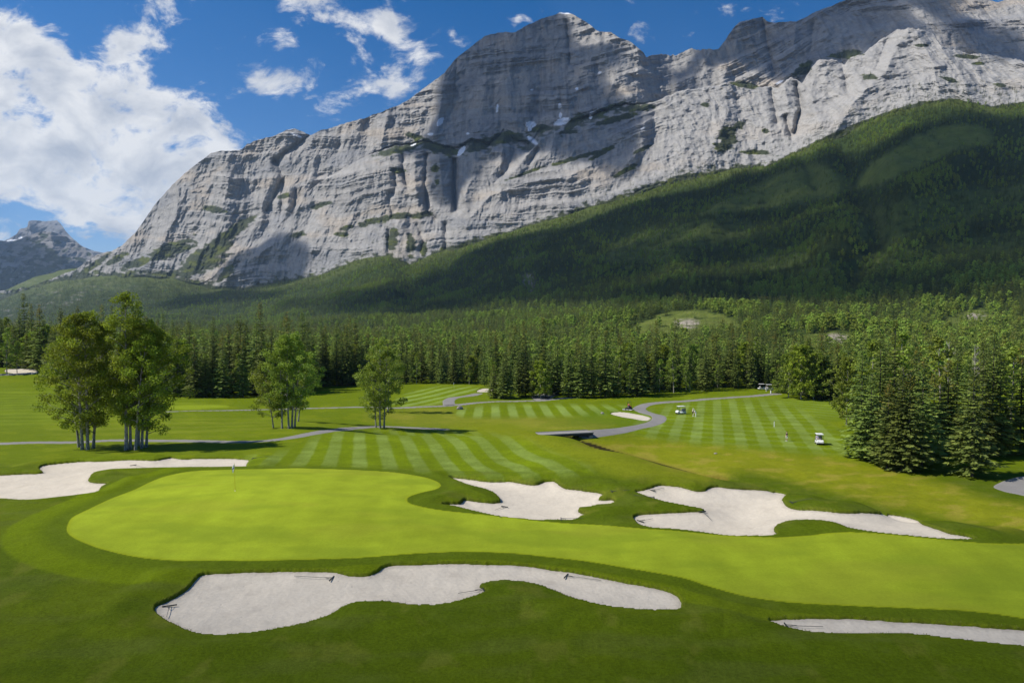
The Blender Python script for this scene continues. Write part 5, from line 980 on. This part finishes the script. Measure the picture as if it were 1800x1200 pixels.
def wheel(root, x, y, r, wd):
    b = nb(); cyl(b, (x, y - wd / 2, r), (x, y + wd / 2, r), r, 20); bmesh.ops.bevel(b, geom=[e for e in b.edges if e.calc_face_angle(0) > 1], offset=.03, segments=2, affect='EDGES'); wo_ = part('wheel', root, b, M_tyre, True)
    b = nb(); sg = 1 if y > 0 else -1; cyl(b, (x, y + sg * (wd / 2 - .02), r), (x, y + sg * (wd / 2 + .012), r), r * .55, 14); part('rim', wo_, b, M_rim)
def golf_cart(label, body=M_white, roof=M_white, seat=M_grey, bags=(M_black, M_navy)):
    root = thing('golf_cart', 0, 0, 0, label, 'golf cart', 'golf carts out on the course')
    b = nb(); extr(b, [(1.22,.34),(1.25,.52),(1.12,.78),(.82,.90),(.70,.88),(.62,.42),(-.15,.36),(-.20,.62),(-.75,.66),(-1.12,.62),(-1.16,.34),(-.6,.26),(.6,.24)], -.56, .56, .05); part('body', root, b, body)
    b = nb(); box(b, (1.24, 0, .34), (.10, 1.0, .14), bev=.03); box(b, (.30, 0, .33), (.9, 1.02, .03)); box(b, (-1.18, 0, .36), (.08, 1.0, .12), bev=.03); part('bumper', root, b, M_black)
    b = nb(); box(b, (-.28, 0, .74), (.50, 1.06, .16), bev=.05); part('seat', root, b, seat)
    b = nb(); box(b, (-.56, 0, 1.02), (.12, 1.06, .42), Matrix.Rotation(math.radians(-8), 3, 'Y'), .05); part('backrest', root, b, seat)
    b = nb(); box(b, (-.02, 0, 1.86), (1.75, 1.20, .07), bev=.035); box(b, (-.02, 0, 1.905), (1.45, .95, .03), bev=.014); part('roof', root, b, roof)
    b = nb()
    for s in (-1, 1): cyl(b, (.78, s * .52, .86), (.60, s * .53, 1.84), .022, 8); cyl(b, (-.72, s * .53, .62), (-.76, s * .53, 1.84), .022, 8); cyl(b, (-.30, s * .55, .66), (-.62, s * .55, 1.0), .02, 6)
    part('roof_frame', root, b, M_black)
    b = nb(); v = [b.verts.new(p) for p in [(.80, -.50, .9), (.80, .50, .9), (.63, .50, 1.80), (.63, -.50, 1.80)]]; b.faces.new(v); r_ = bmesh.ops.solidify(b, geom=list(b.faces), thickness=.008); part('windscreen', root, b, M_glass)
    b = nb(); bmesh.ops.create_circle(b, segments=16, radius=.17, matrix=Matrix.Translation((.38, .28, 1.02)) @ Matrix.Rotation(math.radians(-55), 4, 'Y')); 
    ring = [v.co.copy() for v in b.verts]; b.clear()
    for i in range(16): cyl(b, ring[i], ring[(i + 1) % 16], .014, 5)
    cyl(b, (.38, .28, 1.02), (.62, .28, .84), .02, 6); part('steering_wheel', root, b, M_black)
    for s in (-1, 1): b = nb(); box(b, (1.19, s * .38, .66), (.06, .16, .08), bev=.02); part('headlight', root, b, M_rim)
    for x in (.84, -.80):
        for s in (-1, 1): wheel(root, x, s * .50, .23, .20)
    for i, s in enumerate((-1, 1)):
        if not bags: continue
        bg_ = thing('golf_bag', 0, 0, 0, ['dark golf bag with clubs strapped on the back of the cart, passenger side', 'blue black golf bag with clubs strapped behind the driver'][i] , 'golf bag', 'golf bags on the carts')
        b = nb(); cyl(b, (-.98, s * .25, .62), (-1.02, s * .25, 1.30), .13, 14, .12); part('bag', bg_, b, bags[i])
        b = nb(); 
        for k in range(5): a_ = k * 1.26; p = (-1.02 + .06 * math.cos(a_), s * .25 + .06 * math.sin(a_), 1.28); e_ = (p[0] - .02 + .04 * math.cos(a_), p[1] + .04 * math.sin(a_), 1.48 + .03 * k); cyl(b, p, e_, .012, 5); box(b, e_, (.05, .05, .06), bev=.012)
        part('club', bg_, b, M_metal); BAGS.append((bg_, root))
    return root
BAGS = []
def place(o, x, y, rz, Dmin=17., dz=0.):
    X0, Y0, Z0 = edge_ground(x, y, Dmin); o.location = (X0, Y0, Z0 + dz); o.rotation_euler = (0, 0, rz); return o
R90 = math.radians(90)
def bags_follow():
    for bg_, r_ in BAGS: bg_.location = r_.location; bg_.rotation_euler = r_.rotation_euler
c1 = place(golf_cart('white golf cart carrying two golfers, parked on the striped right fairway'), 1440, 780, -R90 - .25, 100)
c2 = place(golf_cart('empty white golf cart with bags beside the two standing golfers'), 1197, 727, math.pi + .35, 120)
c3 = place(golf_cart('grey golf cart on the gravel pad beside the island of trees', simple('grey_cart_paint', (.16, .15, .15), .4), simple('tan_roof', (.34, .22, .18), .5), M_black), 962, 699, -R90 + .1, 140)
c4 = place(golf_cart('white golf cart parked in tree shade behind the far tee, left one of the pair', bags=()), 1339, 685, .1, 140)
c5 = place(golf_cart('white golf cart parked in tree shade behind the far tee, right one of the pair', bags=()), 1352, 686, .1, 140)
labs = ['black golf bag on the cart that carries two golfers', 'navy golf bag on the cart that carries two golfers', 'black golf bag on the empty cart beside two standing golfers', 'navy golf bag on the empty cart beside two standing golfers', 'black golf bag on the grey cart at the gravel pad', 'navy golf bag on the grey cart at the gravel pad']
for (bg_, r_), l_ in zip(BAGS, labs): bg_['label'] = l_
bags_follow()

# red ride-on mower with roll bar
mw_ = thing('ride_on_mower', 0, 0, 0, 'red and black ride-on mower with roll bar beside the bend of the path', 'mower')
b = nb(); extr(b, [(.55,.35),(.55,.62),(.30,.66),(.22,.50),(-.28,.50),(-.35,.78),(-1.02,.86),(-1.18,.70),(-1.18,.38),(-.5,.30)], -.42, .42, .05); part('body', mw_, b, M_black)
b = nb(); extr(b, [(-.45,.80),(-1.0,.90),(-1.15,.80),(-1.15,.74),(-.45,.74)], -.36, .36, .03); part('engine_hood', mw_, b, M_red)
b = nb(); box(b, (-.12, 0, .74), (.42, .5, .12), bev=.04); box(b, (-.34, 0, .98), (.10, .48, .44), bev=.04); part('seat', mw_, b, M_black)
b = nb()
for s in (-1, 1): cyl(b, (-.45, s * .46, .6), (-.48, s * .46, 1.98), .04, 8)
cyl(b, (-.48, -.49, 1.98), (-.48, .49, 1.98), .04, 8); part('roll_bar', mw_, b, M_black)
for (x, y) in [(.95, -.85), (.95, 0), (.95, .85), (.15, -.75), (.15, .75)]:
    b = nb(); box(b, (x, y, .24), (.36, .72, .12), bev=.03); cyl(b, (x + .1, y - .36, .14), (x + .1, y + .36, .14), .12, 10); part('cutting_reel', mw_, b, M_metal if y != 0 else M_grey)
b = nb(); cyl(b, (.36, 0, .62), (.26, 0, .98), .03, 6); cyl(b, (.26, 0, .98), (.24, 0, 1.0), .17, 14); part('steering_wheel', mw_, b, M_black)
for (x, y, r, wd) in [(.42, -.55, .30, .26), (.42, .55, .30, .26), (-.85, -.50, .24, .2), (-.85, .50, .24, .2)]: wheel(mw_, x, y, r, wd)
place(mw_, 1105, 721, -R90 - .5, 120)

# people: a skinned figure, clothes and hair as children
def figure(label, joints, clothes, hairm=M_hair, cap=None, extra=None):
    """joints: dict of head, neck, chest, pelvis, and per side shoulder/elbow/wrist/hip/knee/ankle/toe in metres, x forward"""
    root = thing('person', 0, 0, 0, label, 'person')
    def skin(name, verts, edges, rad, mat, sub=2, par=None):
        me = bpy.data.meshes.new(name); me.from_pydata(verts, edges, []); me.materials.append(mat); o = link(name, me, par or root)
        md = o.modifiers.new('skin', 'SKIN'); md.use_smooth_shade = True
        for i, r in enumerate(rad): me.skin_vertices[0].data[i].radius = (r, r) if np.isscalar(r) else r
        me.skin_vertices[0].data[0].use_root = True; ss = o.modifiers.new('sub', 'SUBSURF'); ss.levels = sub; ss.render_levels = sub; return o
    J = {k: Vector(v) for k, v in joints.items()}; V, E, R = [], [], []
    def add(p, r, par=None): V.append(tuple(p)); R.append(r); i = len(V) - 1; (E.append((par, i)) if par is not None else None); return i
    pe = add(J['pelvis'], (.15, .11)); ch_ = add(J['chest'], (.16, .12), pe); ne = add(J['neck'], .055, ch_); hd = J['head']; fw = (hd - J['neck']).cross(Vector((0, 1, 0))) * -1
    h1 = add(hd - Vector((0, 0, .05)), .075, ne); h2 = add(hd + Vector((0, 0, .06)), .088, h1)
    nose = add(hd + Vector((.105, 0, -.01)), .012, h1)
    for s, n in ((1, 'l'), (-1, 'r')):
        sh = add(J['sh_' + n], .055, ch_); el = add(J['el_' + n], .042, sh); wr = add(J['wr_' + n], .028, el)
        d = (J['wr_' + n] - J['el_' + n]).normalized(); pa = add(J['wr_' + n] + d * .07, (.035, .02), wr); sd = d.cross(Vector((1, 0, 0))); sd = (sd if sd.length > .2 else Vector((0, 1, 0))).normalized()
        for k in range(4): 
            off_ = sd * (.024 * (k - 1.5)); ln_ = [.065, .078, .073, .056][k]; p1 = J['wr_' + n] + d * .11 + off_; f1 = add(p1, .009, pa); add(p1 + d * ln_ + Vector((.02, 0, 0)), .007, f1)
        th_ = add(J['wr_' + n] + d * .055 + sd * .045 + Vector((.02, 0, 0)), .010, wr); add(J['wr_' + n] + d * .095 + sd * .055 + Vector((.035, 0, 0)), .008, th_)
        hp = add(J['hip_' + n], .085, pe); kn = add(J['kn_' + n], .055, hp); an = add(J['an_' + n], .038, kn)
    skin('body', V, E, R, M_skin)
    b = nb()
    for s in (-1, 1): bmesh.ops.create_uvsphere(b, u_segments=8, v_segments=6, radius=.012, matrix=Matrix.Translation(hd + Vector((.083, s * .032, .03))))
    part('eyes', root, b, M_black)
    b = nb(); bmesh.ops.create_uvsphere(b, u_segments=14, v_segments=10, radius=.105, matrix=Matrix.Translation(hd + Vector((-.012, 0, .055))) @ Matrix.Diagonal((1.05, .92, .95, 1)))
    bmesh.ops.delete(b, geom=[v for v in b.verts if v.co.z < hd.z + (.045 if v.co.x > hd.x + .03 else -.05)], context='VERTS'); part('cap' if cap else 'hair', root, b, cap or hairm, True)
    if cap: b = nb(); box(b, hd + Vector((.13, 0, .075)), (.12, .15, .015), bev=.006); part('cap_peak', root, b, cap)
    shirt, pants, shoes, longp = clothes
    V, E, R = [], [], []
    pe = add(J['pelvis'] + Vector((0, 0, .02)), (.165, .125)); ch_ = add(J['chest'], (.18, .135), pe); up = add(J['chest'].lerp(J['neck'], .6), (.13, .10), ch_)
    for n in 'lr': sh = add(J['sh_' + n], .070, ch_); add(J['sh_' + n].lerp(J['el_' + n], .85), .060, sh)
    skin('shirt', V, E, R, shirt)
    V, E, R = [], [], []
    pe = add(J['pelvis'] - Vector((0, 0, .02)), (.168, .13))
    for n in 'lr':
        hp = add(J['hip_' + n], .100, pe); kn = add(J['hip_' + n].lerp(J['kn_' + n], .95 if not longp else 1), .078, hp)
        if longp: add(J['an_' + n] + Vector((0, 0, .03)), .062, kn)
    skin('trousers' if longp else 'shorts', V, E, R, pants)
    for n in 'lr':
        b = nb(); a_ = J['an_' + n]; box(b, a_ + Vector((.06, 0, -.045)), (.28, .10, .09), bev=.035); part('shoe', root, b, shoes, True)
    if extra: extra(root, J)
    return root
def stand(hl=(.0, .24, .82), hr=(.0, -.24, .82), bend=0., spread=.12, sit=False):
    bx = math.sin(bend); bz = math.cos(bend); P0 = Vector((0, 0, .96)); up = lambda h: P0 + Vector((bx * h, 0, bz * h)); j = {}
    j['pelvis'] = P0; j['chest'] = up(.34); j['neck'] = up(.56); j['head'] = up(.70) + Vector((.03, 0, .0))
    for s, n, hnd in ((1, 'l', hl), (-1, 'r', hr)):
        sh = up(.47) + Vector((0, s * .19, 0)); wr = Vector(hnd); mid = (sh + wr) / 2; el = mid + Vector((-.06, s * .05, -.02)); j['sh_' + n] = sh; j['wr_' + n] = wr; j['el_' + n] = el
        if sit: j['hip_' + n] = P0 + Vector((.02, s * .10, -.03)); j['kn_' + n] = P0 + Vector((.44, s * .13, .0)); j['an_' + n] = P0 + Vector((.52, s * .13, -.42))
        else: j['hip_' + n] = P0 + Vector((0, s * .09, -.06)); j['kn_' + n] = Vector((.03, s * (.09 + spread) * .8, .50)); j['an_' + n] = Vector((0, s * spread, .09))
    return {k: tuple(v) for k, v in j.items()}
def club(root, J):
    b = nb(); a_ = (J['wr_l'] + J['wr_r']) / 2 + Vector((.04, 0, -.05)); e_ = Vector((a_.x + .35, a_.y + .1, .03)); cyl(b, a_ + Vector((-.05, 0, .12)), e_, .010, 6); box(b, e_, (.05, .10, .05), bev=.015)
    o = thing('golf_club', 0, 0, 0, 'steel golf club held by ' + root['label'][:0] + 'a golfer', 'golf club', 'golf clubs in hands'); part('shaft', o, b, M_metal); CLUBS.append((o, root))
CLUBS = []
Kb = cloth('black_shirt_cloth', (.02, .022, .03)); Kw = cloth('white_cloth', (.75, .75, .74)); Kp = cloth('pale_pink_shirt_cloth', (.72, .62, .60)); Kk = cloth('black_shorts_cloth', (.015, .016, .02)); Kr = cloth('red_shirt_cloth', (.50, .03, .03)); Kg = cloth('grey_trouser_cloth', (.25, .22, .21)); Kl = cloth('lilac_shirt_cloth', (.55, .50, .72)); Kbr = cloth('brown_shirt_cloth', (.16, .09, .06)); Kbl = cloth('blue_cloth', (.10, .2, .35))
place(figure('golfer in black shirt, white shorts and white shoes standing alone on right fairway', stand((.22, .05, .92), (.22, -.05, .88)), (Kb, Kw, M_white, False), extra=club), 1383, 775, math.pi + .3, 100)
place(figure('golfer in pale pink shirt, black shorts and white cap', stand((.15, .10, .95), (.15, -.12, .95)), (Kp, Kk, M_white, False), cap=Kw), 1218, 731, -.2, 120)
place(figure('golfer all in white bending forward over the ball', stand((.40, .05, .78), (.42, -.05, .74), bend=.55), (Kw, Kw, M_white, True), cap=Kw, extra=club), 1223, 732, math.pi, 120)
place(figure('golfer in white shirt on the far tee by the shaded carts', stand(), (Kw, Kw, M_white, True)), 1347, 688, -1.2, 140)
place(figure('golfer in dark shirt standing behind the far left bunkers', stand(), (Kbl, Kk, M_black, True)), 42, 641, -1.2, 140)
place(figure('golfer in white shirt standing behind the far left bunkers', stand(), (Kw, Kw, M_white, True), cap=Kw), 53, 641, -1.8, 140)
def seated(o, host, lx, ly, lz):
    r = host.rotation_euler.z; o.location = host.location + Vector((lx * math.cos(r) - ly * math.sin(r), lx * math.sin(r) + ly * math.cos(r), lz)); o.rotation_euler = (0, 0, r)
seated(figure('mower driver in red shirt seated under the roll bar', stand((.36, .14, 1.22), (.36, -.14, 1.22), sit=True), (Kr, Kg, M_black, True)), mw_, -.12, 0, -.04)
seated(figure('cart driver in brown shirt seated in the white cart', stand((.40, .12, 1.20), (.40, -.10, 1.20), sit=True), (Kbr, Kw, M_white, False)), c1, -.32, .28, -.02)
seated(figure('cart passenger in lilac shirt and white cap seated in the white cart', stand((.30, .14, 1.05), (.30, -.14, 1.05), sit=True), (Kl, Kw, M_white, False), cap=Kw), c1, -.32, -.28, -.02)
for (o, r), l_ in zip(CLUBS, ['steel golf club held by the golfer in the black shirt', 'steel golf club held by the bending golfer in white']): o.location = r.location; o.rotation_euler = r.rotation_euler; o['label'] = l_

# golf bag left standing by the far tee
gb = thing('golf_bag', 0, 0, 0, 'white and blue golf bag standing alone on the grass by the far tee', 'golf bag')
b = nb(); cyl(b, (0, 0, 0), (0, 0, .85), .17, 16, .16); part('bag', gb, b, M_white); b = nb(); box(b, (.16, 0, .4), (.12, .22, .5), bev=.03); part('pocket', gb, b, M_navy)
b = nb(); [cyl(b, (.05 * math.cos(k), .05 * math.sin(k), .8), (.09 * math.cos(k), .09 * math.sin(k), 1.08 + .02 * k), .012, 5) for k in range(6)]; part('club', gb, b, M_metal); place(gb, 1355, 691, .2, 140)

# flagsticks and posts
def flagstick(label, x, y, h, polem, flag=True, Dmin=17., side=-1):
    r = thing('flagstick', 0, 0, 0, label, 'flagstick', 'flagsticks on the course'); b = nb(); cyl(b, (0, 0, -.05), (0, 0, h), .019 if h > 1.5 else .03, 8, .013); part('pole', r, b, polem)
    b = nb(); cyl(b, (0, 0, -.01), (0, 0, .012), .055, 16); part('cup', r, b, M_white)
    if flag:
        # cloth hanging in folds from the top of the pole
        n1_, n2_ = 14, 10; V = []; W0 = .52
        for i in range(n1_):
            for j in range(n2_):
                s = j / (n2_ - 1); q = i / (n1_ - 1); V.append((side * s * W0 * (.34 + .20 * (1 - q)) * (1 - .25 * s), .05 * math.sin(s * 9 + q * 1.5) * (s + .15), h - .03 - q * .42 - s * .34 + .02 * math.sin(s * 7)))
        me = mesh_np('flag', np.array(V), gridfaces(n1_, n2_), M_flag); fo_ = link('flag', me, r); sd_ = fo_.modifiers.new('thickness', 'SOLIDIFY'); sd_.thickness = .004
        b = nb(); box(b, (side * .10, -.045, h - .42), (.06, .012, .16), Matrix.Rotation(.5, 3, 'Y'), .003); part('crest', fo_, b, M_navy)
    return place(r, x, y, 0, Dmin)
flagstick('yellow flagstick with limp white flag on the near putting green', 413, 862, 2.15, M_yel)
flagstick('thin white flagstick standing on the far striped green', 798, 684, 2.2, M_white, True, 130)
flagstick('thin flagstick on the distant green left of the gravel pad', 875, 682, 2.0, M_yel, True, 130)
pp = thing('distance_post', 0, 0, 0, 'short white distance post on the striped right fairway', 'marker post'); b = nb(); cyl(b, (0, 0, -.1), (0, 0, 1.15), .07, 10); part('post', pp, b, M_white); b = nb(); cyl(b, (0, 0, 1.15), (0, 0, 1.22), .08, 10, .03); part('cap', pp, b, M_black); place(pp, 1361, 750, 0, 110)

# rakes
def rake(label, hx, hy, ex, ey, deep=None, Dmin=17.):
    a_ = Vector(edge_ground(hx, hy, Dmin)); e_ = Vector(edge_ground(ex, ey, Dmin)) if deep is None else None
    if e_ is None: e_ = a_ + Vector((deep[0], deep[1], 0)); e_.z = gz(e_.x, e_.y)
    d = e_ - a_; d = d.normalized() * min(max(d.length, 1.3), 3.2); r = thing('bunker_rake', a_.x, a_.y, a_.z + .03, label, 'rake', 'rakes lying in and beside the bunkers'); r.rotation_euler = (0, 0, math.atan2(d.y, d.x)); Ln_ = d.length; sl = math.asin(max(-.3, min(.3, (gz(a_.x + d.x, a_.y + d.y) - a_.z) / Ln_)))
    b = nb(); box(b, (0, 0, .03), (.05, .64, .05), bev=.012); 
    for k in range(13): cyl(b, (0, -.3 + .05 * k, .03), (-.01, -.3 + .05 * k, -.03), .008, 5, .004)
    part('rake_head', r, b, M_rake); b = nb(); cyl(b, (.03, 0, .05), (Ln_ * math.cos(sl), 0, .05 + Ln_ * math.sin(sl)), .012, 8); cyl(b, (.02, -.12, .05), (.45, 0, .06), .009, 5); cyl(b, (.02, .12, .05), (.45, 0, .06), .009, 5); part('handle', r, b, M_handle); return r
rake('dark rake at the far left tip of the near bunker, handle toward the camera', 298, 1060, 293, 1081)
rake('rake lying along the back edge of the near bunker, head to the right', 583, 1012, 517, 1009)
rake('rake at the back edge of the near bunker, head left and handle pointing right', 995, 1007, 1056, 1016)
rake('rake tip poking from the grass tongue of the near bunker', 850, 1033, 820, 1036)
rake('rake in the lower right corner bunker with handle pointing right', 1383, 1096, 1447, 1098)
rake('rake near the back edge of the left bunker', 234, 813, 258, 817)
rake('rake on the sand slope below the grass tongue of the centre bunker', 887, 883, 871, 888)
rake('rake at the upper left corner of the right bunker', 1147, 858, 1161, 854)
rake('rake at the lower left tip of the right bunker', 1126, 911, 1144, 906)
rake('rake head at the front lip of the centre bunker, left of the middle', 870, 903.5, 0, 0, (.5, -1.2))
rake('rake lying on grass at the front lip of the centre bunker', 986, 912, 0, 0, (1.5, -.1))
rake('rake lying on grass right of the centre bunker', 1075, 867, 0, 0, (1.5, .1))
rake('rake lying on grass below the upper left tip of the right bunker', 1150, 876, 0, 0, (-1.5, .2))
rake('rake lying on grass in the notch behind the right bunker', 1391, 885, 0, 0, (1.5, 0))
rake('rake on the grass at the right end of the left bunker', 444, 807, 0, 0, (1.6, .2))
rake('rake at the tip of the grass finger in the right bunker', 1234, 897, 1242, 902)

# boulders
def boulder(label, x, y, r_, Dmin, seed, flat=.7):
    b = nb(); bmesh.ops.create_icosphere(b, subdivisions=4, radius=1.0); co = np.array([v.co[:] for v in b.verts]); q = 1 + .30 * pnoise(co[:, 0] * 1.2 + seed, co[:, 1] * 1.2 + co[:, 2]) + .12 * pnoise(co[:, 0] * 4 + seed, co[:, 2] * 4 + co[:, 1] * 3); q = np.floor(q * 9) / 18 + q / 2
    for v, k in zip(b.verts, q): v.co = v.co * k * r_; v.co.z *= flat
    o = link('boulder', bm_mesh('boulder', b, [M_stone], False)); tagp(o, label, 'boulder', 'boulders on the grass'); return place(o, x, y, seed, Dmin, r_ * flat * .45)
boulder('round grey brown boulder on the grass in front of the far striped fairway', 808, 719, .75, 130, 1.3, .85)
boulder('small flat rock on the mound left of the far bunker', 1059, 727, .40, 130, 4.1)
boulder('low rock among dry grass on the slope above the right bunkers', 1258, 797, .3, 80, 7.7, .4)
# footbridge carrying the cart path over the creek
pl_ = hit([946], [766], 108)[0]; pr_ = hit([1038], [764], 108)[0]
br = thing('footbridge', 0, 0, 0, 'low grey timber bridge carrying the cart path over the dark creek', 'bridge')
A_ = Vector((pl_[0], pl_[1], 0)); B_ = Vector((pr_[0], pr_[1], 0)); zb = max(zat(*pl_), zat(*pr_)) + .32; L_ = (B_ - A_).length; ang = math.atan2(B_.y - A_.y, B_.x - A_.x); br.location = ((A_.x + B_.x) / 2, (A_.y + B_.y) / 2, zb); br.rotation_euler = (0, 0, ang)
print('bridge', A_, B_, zb, L_)
b = nb(); n_pl = int(L_ / .2)
for k in range(n_pl): box(b, (-L_ / 2 + (k + .5) * L_ / n_pl, 0, random.uniform(-.006, .006)), (L_ / n_pl * .94, 3.0, .10))
part('deck', br, b, M_conc)
for s in (-1, 1): b = nb(); box(b, (0, s * 1.42, .09), (L_, .14, .09), bev=.015); part('kerb_beam', br, b, M_conc); b = nb(); box(b, (0, s * 1.30, -.20), (L_ * .98, .22, .26)); part('girder', br, b, M_dark)
for s in (-1, 1): b = nb(); box(b, (s * (L_ / 2 - .5), 0, -1.2), (.7, 2.9, 1.5), bev=.03); part('abutment', br, b, M_conc)
# ragged dry grass tufts hanging over the bunker lips and in the rough
def tufts():
    g = np.random.default_rng(5); O, Dd, S, Ln, Wd, Ti = [], [], [], [], [], []
    m = (anys > -.14) & (anys < .03) & (Y < 72) & (sdG < -.25) & (g.random(X.shape) < .55) & (pnoise(X * .9, Y * .9) > -.15); ii = np.argwhere(m); ii = ii[g.choice(len(ii), min(len(ii), 16000), replace=False)]
    n = len(ii); p = np.stack([X[m.nonzero()][:0]], 0) if n == 0 else np.stack([X[ii[:, 0], ii[:, 1]], Y[ii[:, 0], ii[:, 1]], Zb0[ii[:, 0], ii[:, 1]] - .02], -1)
    p = p + g.normal(0, .03, (n, 3)) * [1, 1, .2]; d = norm(g.normal(0, .5, (n, 3)) + [0, 0, .9]); s = norm(np.cross(d, g.normal(0, 1, (n, 3)))); l = g.uniform(.04, .10, n)
    V, F, T_, Hh = diamonds(p, d, s, l, np.full(n, .022), g.random(n), np.zeros(n)); m_, t, out = newmat('dry_grass_blades'); a = attr(t, 'tint').outputs['Fac']; principled(t, out, t.mix(a, (.07, .12, .012, 1), (.27, .24, .07, 1)), .7, .1)
    o = link('grass_tufts', mesh_np('grass_tufts', V, F, m_, {'tint': T_}, smooth=False)); tagp(o, 'ragged fringe of long grass along the bunker lips', 'grass', kind='stuff')
tufts()
bpy.data.objects.remove(bpy.data.objects['__none']) if '__none' in bpy.data.objects else None

# thin mountain air
hb = nb(); box(hb, (0, 4000, 1100), (16000, 15000, 2240)); hz = link('haze', bm_mesh('haze', hb, [])); tagp(hz, kind='stuff'); hz['label'] = 'thin blue mountain haze filling the valley'; hz['category'] = 'haze'
hm = bpy.data.materials.new('valley_haze'); hm.use_nodes = True; t = NT(hm.node_tree); t.n.clear(); out = t.node('ShaderNodeOutputMaterial'); pv = t.node('ShaderNodeVolumePrincipled'); pv.inputs['Color'].default_value = (.52, .74, 1.0, 1); pv.inputs['Density'].default_value = 3.4e-5; pv.inputs['Anisotropy'].default_value = .1
t.l.new(pv.outputs[0], out.inputs['Volume']); hz.data.materials.append(hm)
